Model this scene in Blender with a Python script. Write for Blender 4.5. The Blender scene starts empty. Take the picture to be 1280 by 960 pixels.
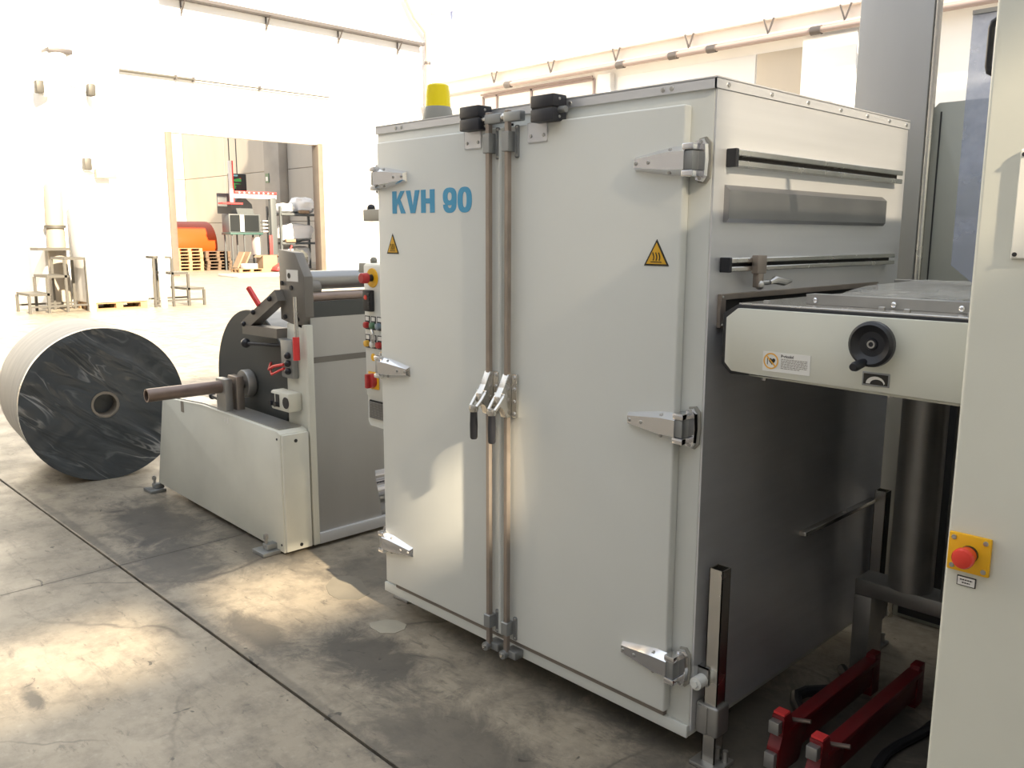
import bpy, bmesh, math, random
from mathutils import Vector, Matrix, noise
random.seed(7)
scene = bpy.context.scene
COL = scene.collection
PI = math.pi

# ------------------------------------------------------------------ camera
yaw, pitch, roll, F_PX = 0.7986, -0.1700, 0.0034, 1076.98
cam_d = bpy.data.cameras.new('camera')
cam = bpy.data.objects.new('camera', cam_d)
COL.objects.link(cam)
cam_d.sensor_width = 36.0
cam_d.lens = F_PX / 1280.0 * 36.0
cam_d.clip_start, cam_d.clip_end = 0.05, 300
fwd = Vector((-math.sin(yaw)*math.cos(pitch), math.cos(yaw)*math.cos(pitch), math.sin(pitch)))
r0 = Vector((math.cos(yaw), math.sin(yaw), 0)); u0 = r0.cross(fwd)
rt = math.cos(roll)*r0 + math.sin(roll)*u0
up = -math.sin(roll)*r0 + math.cos(roll)*u0
M = Matrix((rt, up, -fwd)).transposed().to_4x4()
M.translation = Vector((1.35, -2.0759, 1.6))
cam.matrix_world = M
scene.camera = cam

# ------------------------------------------------------------------ world, sun, exposure
world = bpy.data.worlds.new('world'); scene.world = world
world.use_nodes = True
bg = world.node_tree.nodes['Background']
bg.inputs[0].default_value = (0.94, 1.0, 1.08, 1)
bg.inputs[1].default_value = 1.05
SUN_D = Vector((-1, 0.18, -0.62)).normalized()
sun_l = bpy.data.lights.new('sun', 'SUN'); sun_l.energy = 15; sun_l.color = (1.0, 0.84, 0.61); sun_l.angle = math.radians(1.3)
sun = bpy.data.objects.new('sun', sun_l); COL.objects.link(sun)
sun.rotation_euler = SUN_D.to_track_quat('-Z', 'Y').to_euler()
sun.location = (20, -5, 15)
vs = scene.view_settings
vs.view_transform = 'Standard'; vs.look = 'None'; vs.exposure = 0.42; vs.gamma = 1.0; vs.use_curve_mapping = False

# ------------------------------------------------------------------ materials
MATS = {}
def mat(name, col, rough=0.5, metal=0.0, var=0.0, scale=4.0, bump=0.0, bscale=60.0, stretch=None, spec=0.5, coat=0.0, alpha=None, trans=0.0):
    m = bpy.data.materials.new(name); m.use_nodes = True
    nt = m.node_tree; b = nt.nodes['Principled BSDF']
    b.inputs['Base Color'].default_value = (*col, 1)
    b.inputs['Roughness'].default_value = rough
    b.inputs['Metallic'].default_value = metal
    b.inputs['Specular IOR Level'].default_value = spec
    b.inputs['Coat Weight'].default_value = coat
    b.inputs['Transmission Weight'].default_value = trans
    if alpha is not None: b.inputs['Alpha'].default_value = alpha
    if var > 0 or bump > 0:
        tc = nt.nodes.new('ShaderNodeTexCoord')
        mp = nt.nodes.new('ShaderNodeMapping')
        nt.links.new(tc.outputs['Object'], mp.inputs[0])
        if stretch: mp.inputs['Scale'].default_value = stretch
        if var > 0:
            n = nt.nodes.new('ShaderNodeTexNoise'); n.inputs['Scale'].default_value = scale; n.inputs['Detail'].default_value = 6
            nt.links.new(mp.outputs[0], n.inputs['Vector'])
            mr = nt.nodes.new('ShaderNodeMapRange'); mr.inputs[1].default_value = 0.3; mr.inputs[2].default_value = 0.7
            mr.inputs[3].default_value = 1 - var; mr.inputs[4].default_value = 1 + var * 0.5
            nt.links.new(n.outputs[0], mr.inputs[0])
            mx = nt.nodes.new('ShaderNodeVectorMath'); mx.operation = 'SCALE'
            mx.inputs[0].default_value = col
            nt.links.new(mr.outputs[0], mx.inputs['Scale'])
            nt.links.new(mx.outputs[0], b.inputs['Base Color'])
            ra = nt.nodes.new('ShaderNodeMath'); ra.operation = 'MULTIPLY_ADD'
            nt.links.new(n.outputs[0], ra.inputs[0]); ra.inputs[1].default_value = 0.15; ra.inputs[2].default_value = rough - 0.07
            nt.links.new(ra.outputs[0], b.inputs['Roughness'])
        if bump > 0:
            n2 = nt.nodes.new('ShaderNodeTexNoise'); n2.inputs['Scale'].default_value = bscale; n2.inputs['Detail'].default_value = 4
            nt.links.new(mp.outputs[0], n2.inputs['Vector'])
            bp = nt.nodes.new('ShaderNodeBump'); bp.inputs['Strength'].default_value = bump; bp.inputs['Distance'].default_value = 0.01
            nt.links.new(n2.outputs[0], bp.inputs['Height']); nt.links.new(bp.outputs[0], b.inputs['Normal'])
    MATS[name] = m
    return m

mat('door_paint', (0.71, 0.72, 0.68), 0.34, var=0.05, scale=1.4, bump=0.03, bscale=3)
mat('frame_paint', (0.66, 0.67, 0.63), 0.38, var=0.05, scale=2)
mat('white_plastic', (0.75, 0.75, 0.70), 0.4)
mat('machine_paint', (0.70, 0.70, 0.615), 0.4, var=0.07, scale=2.5, bump=0.03, bscale=4)
mat('housing_paint', (0.67, 0.66, 0.575), 0.45, var=0.10, scale=3, bump=0.03, bscale=5)
mat('steel_brushed', (0.70, 0.70, 0.71), 0.40, metal=0.55, var=0.04, scale=2, bump=0.012, bscale=8, stretch=(1, 0.6, 14))
mat('steel_sheet', (0.51, 0.505, 0.495), 0.38, metal=0.8, var=0.05, scale=2, stretch=(3, 3, 0.5))
mat('steel_plate', (0.34, 0.34, 0.35), 0.33, metal=0.9, var=0.10, scale=4)
mat('steel_dull', (0.42, 0.41, 0.39), 0.45, metal=0.8, var=0.15, scale=8)
mat('steel_bright', (0.70, 0.68, 0.64), 0.25, metal=1.0, var=0.08, scale=12)
mat('chrome', (0.78, 0.78, 0.80), 0.10, metal=1.0)
mat('bolt_steel', (0.50, 0.49, 0.47), 0.3, metal=0.9)
mat('roller_grey', (0.30, 0.30, 0.30), 0.28, metal=0.85)
mat('rod_steel', (0.36, 0.31, 0.27), 0.4, metal=0.75, var=0.15, scale=10)
mat('zinc', (0.33, 0.34, 0.34), 0.45, metal=0.75)
mat('dark_slot', (0.01, 0.01, 0.01), 0.7)
mat('rubber', (0.02, 0.02, 0.022), 0.6)
mat('black_plastic', (0.014, 0.015, 0.02), 0.38)
mat('switch_black', (0.02, 0.021, 0.028), 0.45)
mat('sign_blue', (0.055, 0.33, 0.56), 0.45)
mat('sign_yellow', (0.72, 0.40, 0.02), 0.45)
mat('sign_black', (0.02, 0.018, 0.015), 0.5)
mat('label_white', (0.80, 0.79, 0.75), 0.45)
mat('label_orange', (0.80, 0.42, 0.06), 0.5)
mat('estop_yellow', (0.85, 0.46, 0.01), 0.4)
mat('estop_red', (0.75, 0.045, 0.025), 0.35, coat=0.3)
mat('knob_red', (0.45, 0.03, 0.03), 0.35)
mat('button_green', (0.10, 0.20, 0.12), 0.4)
mat('button_blue', (0.18, 0.24, 0.30), 0.4)
mat('button_amber', (0.75, 0.42, 0.05), 0.4)
mat('lens_amber', (1.0, 0.78, 0.01), 0.25)
mat('beacon_grey', (0.30, 0.29, 0.25), 0.5)
mat('gasket', (0.24, 0.21, 0.18), 0.6)
mat('bracket_grey', (0.20, 0.185, 0.165), 0.5, metal=0.3, var=0.1, scale=8)
mat('red_paint', (0.17, 0.008, 0.010), 0.4, var=0.2, scale=9)
mat('red_bright', (0.75, 0.05, 0.05), 0.45)
mat('film_grey', (0.065, 0.068, 0.064), 0.55, var=0.08, scale=3)
mat('roll_side', (0.46, 0.43, 0.38), 0.5, var=0.2, scale=4, stretch=(6, 1, 1))
mat('cardboard', (0.28, 0.20, 0.13), 0.8, var=0.1, scale=8)
mat('core_tube', (0.25, 0.215, 0.17), 0.7, var=0.1, scale=8)
mat('pipe_brown', (0.26, 0.20, 0.17), 0.38, metal=0.7, var=0.15, scale=10)
mat('concrete_wall', (0.52, 0.47, 0.40), 0.85, var=0.10, scale=0.5, stretch=(1, 1, 0.4))
mat('wall_dim', (0.40, 0.40, 0.40), 0.85, var=0.05, scale=0.5)
mat('wall_white', (0.86, 0.86, 0.85), 0.85, var=0.04, scale=0.5)
mat('concrete_column', (0.40, 0.36, 0.31), 0.85, var=0.15, scale=0.8)
mat('trim_brown', (0.15, 0.125, 0.10), 0.7, var=0.15, scale=2)
mat('pallet_wood', (0.34, 0.215, 0.115), 0.8, var=0.25, scale=5)
mat('pallet_old', (0.13, 0.088, 0.058), 0.85, var=0.25, scale=5)
mat('orange_film', (0.50, 0.062, 0.006), 0.4)
mat('rack_grey', (0.09, 0.10, 0.105), 0.5)
mat('dark_green', (0.04, 0.09, 0.08), 0.5)
mat('bag_white', (0.82, 0.82, 0.82), 0.6, bump=0.6, bscale=4)
mat('crane_white', (0.75, 0.72, 0.70), 0.5)
mat('screen_dark', (0.015, 0.018, 0.02), 0.3)
mat('stair_steel', (0.105, 0.10, 0.09), 0.55, metal=0.4)
mat('duct_beige', (0.30, 0.265, 0.22), 0.6)
mat('tray_grey', (0.12, 0.11, 0.11), 0.5, metal=0.5)
mat('pipe_pink', (0.34, 0.275, 0.26), 0.5)
mat('girder', (0.66, 0.60, 0.56), 0.6)
mat('window_frame', (0.30, 0.24, 0.24), 0.5)
mat('window_blue', (0.55, 0.57, 0.72), 0.5)
mat('hose_black', (0.015, 0.015, 0.017), 0.5)
mat('film_scrap', (0.20, 0.178, 0.14), 0.45, var=0.15, scale=8)
mat('paper', (0.37, 0.34, 0.27), 0.8, var=0.1, scale=10)
mat('grey_panel', (0.36, 0.37, 0.33), 0.42, var=0.06, scale=2)
mat('plate_grey', (0.45, 0.47, 0.5), 0.4, metal=0.3)
mat('clear_film', (0.72, 0.71, 0.67), 0.2, var=0.15, scale=5, alpha=0.55)

def glass_mat(name, tint, gloss, rough=0.05, haze=0.0):
    m = bpy.data.materials.new(name); m.use_nodes = True
    nt = m.node_tree; nt.nodes.clear()
    o = nt.nodes.new('ShaderNodeOutputMaterial'); t = nt.nodes.new('ShaderNodeBsdfTransparent')
    g = nt.nodes.new('ShaderNodeBsdfGlossy'); mx = nt.nodes.new('ShaderNodeMixShader')
    t.inputs[0].default_value = (*tint, 1); g.inputs['Roughness'].default_value = rough
    mx.inputs[0].default_value = gloss
    nt.links.new(t.outputs[0], mx.inputs[1]); nt.links.new(g.outputs[0], mx.inputs[2])
    out = mx
    if haze > 0:
        d = nt.nodes.new('ShaderNodeBsdfDiffuse'); d.inputs[0].default_value = (0.52, 0.56, 0.68, 1)
        n = nt.nodes.new('ShaderNodeTexNoise'); n.inputs['Scale'].default_value = 11; n.inputs['Detail'].default_value = 6
        tc = nt.nodes.new('ShaderNodeTexCoord'); nt.links.new(tc.outputs['Object'], n.inputs['Vector'])
        mr = nt.nodes.new('ShaderNodeMapRange'); mr.inputs[1].default_value = 0.38; mr.inputs[2].default_value = 0.70
        mr.inputs[3].default_value = haze * 0.35; mr.inputs[4].default_value = haze
        nt.links.new(n.outputs[0], mr.inputs[0])
        m2 = nt.nodes.new('ShaderNodeMixShader'); nt.links.new(mr.outputs[0], m2.inputs[0])
        nt.links.new(mx.outputs[0], m2.inputs[1]); nt.links.new(d.outputs[0], m2.inputs[2]); out = m2
    nt.links.new(out.outputs[0], o.inputs[0]); MATS[name] = m
glass_mat('window_glass', (0.97, 0.97, 0.97), 0.05)
glass_mat('sun_dim_glass', (0.52, 0.52, 0.52), 0.05)  # tint chosen to weaken the sun reaching the oven side
glass_mat('sun_dark_glass', (0.23, 0.23, 0.23), 0.05)  # darker tint, added to hold back the sun on the oven front
glass_mat('plexi', (0.80, 0.83, 0.90), 0.10, 0.12, haze=0.60)

def concrete_floor():
    m = bpy.data.materials.new('concrete_floor'); m.use_nodes = True
    nt = m.node_tree; L = nt.links.new; N = nt.nodes.new
    b = nt.nodes['Principled BSDF']
    g = N('ShaderNodeNewGeometry')
    def noi(s, d, rough=0.6, dist=0.0, sc=None):
        n = N('ShaderNodeTexNoise'); n.inputs['Scale'].default_value = s; n.inputs['Detail'].default_value = d
        n.inputs['Roughness'].default_value = rough; n.inputs['Distortion'].default_value = dist
        if sc:
            mp = N('ShaderNodeMapping'); mp.inputs['Scale'].default_value = sc; L(g.outputs['Position'], mp.inputs[0]); L(mp.outputs[0], n.inputs['Vector'])
        else: L(g.outputs['Position'], n.inputs['Vector'])
        return n.outputs[0]
    def mrange(v, a, bb, c, d):
        r = N('ShaderNodeMapRange'); r.inputs[1].default_value = a; r.inputs[2].default_value = bb; r.inputs[3].default_value = c; r.inputs[4].default_value = d
        L(v, r.inputs[0]); return r.outputs[0]
    def math_(op, a, c):
        n = N('ShaderNodeMath'); n.operation = op
        for i, v in enumerate((a, c)):
            if isinstance(v, (int, float)): n.inputs[i].default_value = v
            else: L(v, n.inputs[i])
        return n.outputs[0]
    def mixc(f, a, c):
        n = N('ShaderNodeMix'); n.data_type = 'RGBA'
        if isinstance(f, float): n.inputs[0].default_value = f
        else: L(f, n.inputs[0])
        for i, v in ((6, a), (7, c)):
            if isinstance(v, tuple): n.inputs[i].default_value = (*v, 1)
            else: L(v, n.inputs[i])
        return n.outputs[2]
    base = mixc(mrange(noi(1.3, 8), 0.3, 0.7, 0, 1), (0.36, 0.31, 0.235), (0.245, 0.21, 0.16))
    base = mixc(mrange(noi(7, 8, 0.7), 0.45, 0.70, 0, 0.75), base, (0.115, 0.10, 0.082))
    base = mixc(mrange(noi(30, 6, 0.7), 0.55, 0.8, 0, 0.5), base, (0.46, 0.41, 0.33))
    # worn-in grime: smudges with ragged outlines, dragged along the joint; plus broad dark patches below and beside the oven
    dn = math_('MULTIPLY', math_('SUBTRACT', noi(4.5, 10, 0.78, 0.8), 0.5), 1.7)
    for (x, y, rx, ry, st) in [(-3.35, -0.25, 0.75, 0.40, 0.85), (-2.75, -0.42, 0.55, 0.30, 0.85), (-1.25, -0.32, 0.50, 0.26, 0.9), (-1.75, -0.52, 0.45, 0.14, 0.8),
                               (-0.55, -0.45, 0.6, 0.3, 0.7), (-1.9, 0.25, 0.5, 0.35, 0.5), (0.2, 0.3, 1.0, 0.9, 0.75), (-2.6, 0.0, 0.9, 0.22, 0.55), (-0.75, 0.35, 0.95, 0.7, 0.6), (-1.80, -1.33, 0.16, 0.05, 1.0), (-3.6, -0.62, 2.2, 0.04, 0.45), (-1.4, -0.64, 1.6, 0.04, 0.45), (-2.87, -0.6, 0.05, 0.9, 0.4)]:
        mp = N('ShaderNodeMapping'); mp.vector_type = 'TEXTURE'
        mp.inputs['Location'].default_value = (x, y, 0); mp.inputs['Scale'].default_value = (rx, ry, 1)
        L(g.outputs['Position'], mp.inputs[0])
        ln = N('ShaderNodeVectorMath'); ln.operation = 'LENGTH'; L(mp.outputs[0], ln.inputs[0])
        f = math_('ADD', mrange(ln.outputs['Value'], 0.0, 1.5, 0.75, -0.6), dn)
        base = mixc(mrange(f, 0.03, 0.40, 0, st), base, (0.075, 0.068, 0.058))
    # scuffs dragged along the hall, and one inky spill
    sc_ = noi(3.0, 8, 0.75, 0.3, (1.0, 4.5, 1)); base = mixc(mrange(sc_, 0.56, 0.68, 0, 0.55), base, (0.10, 0.09, 0.075))
    sc2 = noi(16.0, 5, 0.7, 0.4, (0.6, 1.6, 1)); base = mixc(mrange(sc2, 0.60, 0.68, 0, 0.6), base, (0.085, 0.075, 0.062))
    # hairline cracks
    v = N('ShaderNodeTexVoronoi'); v.feature = 'DISTANCE_TO_EDGE'; v.inputs['Scale'].default_value = 0.62
    mp = N('ShaderNodeMapping'); mp.inputs['Location'].default_value = (0.35, 0.2, 0)
    wn = N('ShaderNodeTexNoise'); wn.inputs['Scale'].default_value = 3; wn.inputs['Detail'].default_value = 5
    L(g.outputs['Position'], wn.inputs['Vector'])
    av = N('ShaderNodeVectorMath'); av.operation = 'MULTIPLY_ADD'; L(wn.outputs['Color'], av.inputs[0]); av.inputs[1].default_value = (0.3, 0.3, 0); L(g.outputs['Position'], av.inputs[2])
    L(av.outputs[0], mp.inputs[0]); L(mp.outputs[0], v.inputs['Vector'])
    base = mixc(math_('MULTIPLY', mrange(v.outputs['Distance'], 0.0, 0.006, 0.75, 0), mrange(noi(0.9, 3), 0.45, 0.55, 0, 1)), base, (0.07, 0.06, 0.05))
    # small dark drips
    base = mixc(mrange(noi(9, 3, 0.5, 1.2), 0.71, 0.74, 0, 0.8), base, (0.04, 0.036, 0.03))
    L(base, b.inputs['Base Color'])
    L(mrange(noi(3, 6), 0.3, 0.7, 0.36, 0.62), b.inputs['Roughness'])
    bp = N('ShaderNodeBump'); bp.inputs['Strength'].default_value = 0.12; bp.inputs['Distance'].default_value = 0.006
    L(noi(14, 8, 0.7), bp.inputs['Height']); L(bp.outputs[0], b.inputs['Normal'])
    MATS['concrete_floor'] = m
concrete_floor()

def wrap_material():
    m = bpy.data.materials.new('wrap_film'); m.use_nodes = True
    nt = m.node_tree; b = nt.nodes['Principled BSDF']; L = nt.links.new
    b.inputs['Base Color'].default_value = (0.058, 0.068, 0.075, 1); b.inputs['Roughness'].default_value = 0.24
    b.inputs['Specular IOR Level'].default_value = 0.7
    tc = nt.nodes.new('ShaderNodeTexCoord')
    mq = nt.nodes.new('ShaderNodeMapping'); mq.inputs['Rotation'].default_value = (math.radians(38), 0, 0); L(tc.outputs['Object'], mq.inputs[0])
    mp = nt.nodes.new('ShaderNodeMapping'); mp.inputs['Scale'].default_value = (1, 0.9, 3.4)
    L(mq.outputs[0], mp.inputs[0])
    n = nt.nodes.new('ShaderNodeTexNoise'); n.inputs['Scale'].default_value = 1.9; n.inputs['Detail'].default_value = 3.0; n.inputs['Distortion'].default_value = 1.0
    L(mp.outputs[0], n.inputs['Vector'])
    bp = nt.nodes.new('ShaderNodeBump'); bp.inputs['Strength'].default_value = 0.8; bp.inputs['Distance'].default_value = 0.03
    L(n.outputs[0], bp.inputs['Height']); L(bp.outputs[0], b.inputs['Normal'])
    # painted glints on the film's creases: thin ridges of the same folds, here and there
    def nm(op, a_, c_=None):
        q = nt.nodes.new('ShaderNodeMath'); q.operation = op
        for i, v in enumerate((a_, c_)):
            if v is None: continue
            if isinstance(v, (int, float)): q.inputs[i].default_value = v
            else: L(v, q.inputs[i])
        return q.outputs[0]
    def mr(v, *k):
        q = nt.nodes.new('ShaderNodeMapRange'); L(v, q.inputs[0])
        for i, t_ in enumerate(k): q.inputs[i+1].default_value = t_
        return q.outputs[0]
    n2 = nt.nodes.new('ShaderNodeTexNoise'); n2.inputs['Scale'].default_value = 3.2; n2.inputs['Detail'].default_value = 3; L(tc.outputs['Object'], n2.inputs['Vector'])
    ridge = nm('MULTIPLY', mr(nm('ABSOLUTE', nm('SUBTRACT', n.outputs[0], 0.5)), 0.0, 0.022, 1.0, 0.0), mr(n2.outputs[0], 0.46, 0.66, 0.0, 1.0))
    mx = nt.nodes.new('ShaderNodeMix'); mx.data_type = 'RGBA'; mx.inputs[6].default_value = (0.052, 0.060, 0.066, 1); mx.inputs[7].default_value = (0.42, 0.42, 0.41, 1)
    L(nm('MULTIPLY', ridge, 0.75), mx.inputs[0]); L(mx.outputs[2], b.inputs['Base Color'])
    MATS['wrap_film'] = m
wrap_material()

def display_material():
    m = bpy.data.materials.new('andon_display'); m.use_nodes = True
    nt = m.node_tree; b = nt.nodes['Principled BSDF']; L = nt.links.new
    tc = nt.nodes.new('ShaderNodeTexCoord'); mp = nt.nodes.new('ShaderNodeMapping'); mp.inputs['Scale'].default_value = (0, 2.2, 9)
    L(tc.outputs['Object'], mp.inputs[0])
    v = nt.nodes.new('ShaderNodeTexVoronoi'); v.inputs['Scale'].default_value = 1.0; L(mp.outputs[0], v.inputs['Vector'])
    r = nt.nodes.new('ShaderNodeValToRGB'); r.color_ramp.interpolation = 'CONSTANT'
    cols = [(0.02, 0.02, 0.025), (0.5, 0.05, 0.05), (0.02, 0.02, 0.02), (0.05, 0.4, 0.1), (0.02, 0.02, 0.02), (0.2, 0.5, 0.6), (0.02, 0.02, 0.02)]
    for i, c in enumerate(cols):
        e = r.color_ramp.elements[i] if i < 2 else r.color_ramp.elements.new(i/7)
        e.position = i/7; e.color = (*c, 1)
    L(v.outputs['Color'], r.inputs[0]); L(r.outputs[0], b.inputs['Base Color'])
    MATS['andon_display'] = m
display_material()

# ------------------------------------------------------------------ mesh helpers
WL = {}
class MB:
    def __init__(s): s.bm = bmesh.new()
    def box(s, x0, x1, y0, y1, z0, z1, b=0.0, seg=2):
        r = bmesh.ops.create_cube(s.bm, size=1.0); vs_ = r['verts']
        for v in vs_:
            v.co = Vector(((x0+x1)/2 + v.co.x*(x1-x0), (y0+y1)/2 + v.co.y*(y1-y0), (z0+z1)/2 + v.co.z*(z1-z0)))
        if b > 0:
            es = list({e for v in vs_ for e in v.link_edges})
            bmesh.ops.bevel(s.bm, geom=es, offset=b, segments=seg, profile=0.5, affect='EDGES')
        return s
    def prism(s, poly, axis, a, b, bev=0.0, inset=0.0):
        # poly: 2D points in the other two axes (x,z for 'y'; y,z for 'x'; x,y for 'z'); inset shrinks the b end
        def P(p, t):
            return {'y': (p[0], t, p[1]), 'x': (t, p[0], p[1]), 'z': (p[0], p[1], t)}[axis]
        cx = sum(p[0] for p in poly)/len(poly); cy = sum(p[1] for p in poly)/len(poly)
        q = poly
        if inset:
            q = []
            for p in poly:
                dx, dy = p[0]-cx, p[1]-cy
                q.append((cx + math.copysign(max(abs(dx)-inset, 0), dx), cy + math.copysign(max(abs(dy)-inset, 0), dy)))
        va = [s.bm.verts.new(P(p, a)) for p in poly]; vb = [s.bm.verts.new(P(p, b)) for p in q]
        n = len(poly); fs = [s.bm.faces.new(va), s.bm.faces.new(vb[::-1])]
        for i in range(n): fs.append(s.bm.faces.new((va[i], vb[i], vb[(i+1) % n], va[(i+1) % n])))
        if bev > 0:
            es = list({e for f in fs for e in f.edges})
            bmesh.ops.bevel(s.bm, geom=es, offset=bev, segments=2, profile=0.5, affect='EDGES')
        return s
    def frame(s, p0, axis):
        a = Vector(axis).normalized()
        t = Vector((0, 0, 1)) if abs(a.z) < 0.9 else Vector((1, 0, 0))
        u = a.cross(t).normalized(); v = a.cross(u).normalized()
        return Vector(p0), a, u, v
    def lathe(s, p0, axis, prof, n=28, closed=False):
        o, a, u, v = s.frame(p0, axis)
        rings = []
        for r, h in prof:
            if r <= 1e-6: rings.append([s.bm.verts.new(o + a*h)])
            else: rings.append([s.bm.verts.new(o + a*h + (u*math.cos(2*PI*k/n) + v*math.sin(2*PI*k/n))*r) for k in range(n)])
        prs = list(zip(rings, rings[1:]))
        if closed: prs.append((rings[-1], rings[0]))
        for A, B in prs:
            for k in range(n):
                k2 = (k+1) % n
                if len(A) == 1 and len(B) == 1: continue
                if len(A) == 1: s.bm.faces.new((A[0], B[k2], B[k]))
                elif len(B) == 1: s.bm.faces.new((A[k], A[k2], B[0]))
                else: s.bm.faces.new((A[k], A[k2], B[k2], B[k]))
        return s
    def cyl(s, p0, p1, r, r1=None, n=20):
        p0 = Vector(p0); p1 = Vector(p1); h = (p1-p0).length
        return s.lathe(p0, p1-p0, [(0, 0), (r, 0), (r if r1 is None else r1, h), (0, h)], n)
    def pipe(s, p0, p1, ro, ri, n=24):
        p0 = Vector(p0); p1 = Vector(p1); h = (p1-p0).length
        return s.lathe(p0, p1-p0, [(ri, 0), (ro, 0), (ro, h), (ri, h)], n, closed=True)
    def tube(s, pts, r, n=10):
        pts = [Vector(p) for p in pts]; rings = []; ref = None
        for i, p in enumerate(pts):
            d = (pts[min(i+1, len(pts)-1)] - pts[max(i-1, 0)]).normalized()
            if ref is None:
                t = Vector((0, 0, 1)) if abs(d.z) < 0.9 else Vector((1, 0, 0)); ref = d.cross(t).normalized()
            ref = (ref - d*ref.dot(d)).normalized(); w = d.cross(ref)
            rr = r[i] if isinstance(r, (list, tuple)) else r
            rings.append([s.bm.verts.new(p + (ref*math.cos(2*PI*k/n) + w*math.sin(2*PI*k/n))*rr) for k in range(n)])
        for A, B in zip(rings, rings[1:]):
            for k in range(n): s.bm.faces.new((A[k], A[(k+1) % n], B[(k+1) % n], B[k]))
        s.bm.faces.new(rings[0][::-1]); s.bm.faces.new(rings[-1])
        return s
    def bar(s, p0, p1, w, h):
        # rectangular bar between two points, w sideways, h upwards
        p0 = Vector(p0); p1 = Vector(p1); d = (p1-p0).normalized()
        t = Vector((0, 0, 1)) if abs(d.z) < 0.95 else Vector((0, 1, 0))
        u = d.cross(t).normalized()*w/2; v = u.cross(d).normalized()*h/2
        A = [s.bm.verts.new(p0 + a*u + b*v) for a, b in ((-1, -1), (1, -1), (1, 1), (-1, 1))]
        B = [s.bm.verts.new(p1 + a*u + b*v) for a, b in ((-1, -1), (1, -1), (1, 1), (-1, 1))]
        s.bm.faces.new(A[::-1]); s.bm.faces.new(B)
        for i in range(4): s.bm.faces.new((A[i], A[(i+1) % 4], B[(i+1) % 4], B[i]))
        return s
    def sphere(s, c, r, n=14):
        prof = [(r*math.sin(PI*k/n), -r*math.cos(PI*k/n)) for k in range(n+1)]
        prof[0] = (0, -r); prof[-1] = (0, r)
        return s.lathe(c, (0, 0, 1), prof, n*2)
    def build(s, name, m, parent=None, origin=None, smooth=32):
        off = WL[parent.name] if parent else Vector(origin if origin else (0, 0, 0))
        bmesh.ops.recalc_face_normals(s.bm, faces=s.bm.faces)
        bmesh.ops.translate(s.bm, verts=s.bm.verts, vec=-off)
        me = bpy.data.meshes.new(name); s.bm.to_mesh(me); s.bm.free()
        for p in me.polygons: p.use_smooth = True
        me.set_sharp_from_angle(angle=math.radians(smooth))
        me.materials.append(MATS[m])
        o = bpy.data.objects.new(name, me); COL.objects.link(o)
        if parent: o.parent = parent
        else: o.location = off
        WL[o.name] = off
        return o
def tag(o, label, cat, group=None):
    o['label'] = label; o['category'] = cat
    if group: o['group'] = group
    return o
def thing(name, loc, label, cat, group=None):
    o = bpy.data.objects.new(name, None); COL.objects.link(o); o.location = loc; o.empty_display_size = 0.1
    WL[o.name] = Vector(loc)
    return tag(o, label, cat, group)
def struct(o): o['kind'] = 'structure'; return o
def part_label(o, l): o['label'] = l; return o
def copy_tree(o, loc=None, parent=None):
    c = o.copy(); COL.objects.link(c)
    if parent: c.parent = parent
    if loc is not None: c.location = loc
    for ch in list(o.children): copy_tree(ch, None, c)
    return c
def text(name, s, size, x, y, z, m, parent, xs=1.0, off=0.0, depth=0.0006, bold=False):
    cu = bpy.data.curves.new(name, 'FONT'); cu.body = s; cu.size = size; cu.offset = off; cu.extrude = depth
    t = bpy.data.objects.new(name, cu); COL.objects.link(t)
    dg = bpy.context.evaluated_depsgraph_get()
    me = bpy.data.meshes.new_from_object(t.evaluated_get(dg))
    bpy.data.objects.remove(t); bpy.data.curves.remove(cu)
    for v in me.vertices:
        c = v.co.copy(); v.co = Vector((x + c.x*xs, y - c.z, z + c.y)) - WL[parent.name]
    me.materials.clear(); me.materials.append(MATS[m])
    o = bpy.data.objects.new(name, me); COL.objects.link(o); o.parent = parent; WL[o.name] = WL[parent.name]
    return o

# ================================================================== SETTING
XL, YF, XE = -32.4, 25.3, -60.5
fl = struct(MB().box(XE-1, 6.3, -9.3, YF+0.3, -0.20, -0.03).build('floor', 'concrete_floor'))
ys = [-9.0, -4.9, -0.655, 3.6, 7.9, 12.2, 16.5, 20.8, YF]
xs_ = [6.0, 3.05, -2.87, -8.8, -14.7, -20.6, -26.5, XL, -40, -47, -54, XE]
for i in range(len(ys)-1):
    for j in range(len(xs_)-1):
        g1, g2 = 0.006, 0.0015
        mb = MB().box(xs_[j+1]+g2, xs_[j]-g2, ys[i]+g1, ys[i+1]-g1, -0.05, 0.0, 0.0025, 1)
        mb.build('slab', 'concrete_floor', fl)

# left wall with the big doorway
DY0, DY1, DZ = 12.38, 19.0, 5.5
mb = MB()
mb.box(XL-0.4, XL, -9.3, DY0, 0, 17.5); mb.box(XL-0.4, XL, DY1, YF+0.3, 0, 17.5); mb.box(XL-0.4, XL, DY0, DY1, DZ, 17.5)  # raised out of view to keep direct sun off the annex
struct(mb.build('wall_left', 'wall_white'))
mb = MB(); mb.box(XL-0.45, XL+0.06, DY1-0.12, DY1+0.12, 0, DZ+0.05, 0.01)
struct(mb.build('trim_1', 'trim_brown'))
mb = MB(); mb.box(XL-0.05, XL+0.12, DY0-0.22, DY0+0.02, 0, DZ, 0.01)
struct(mb.build('trim_2', 'trim_brown'))

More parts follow.
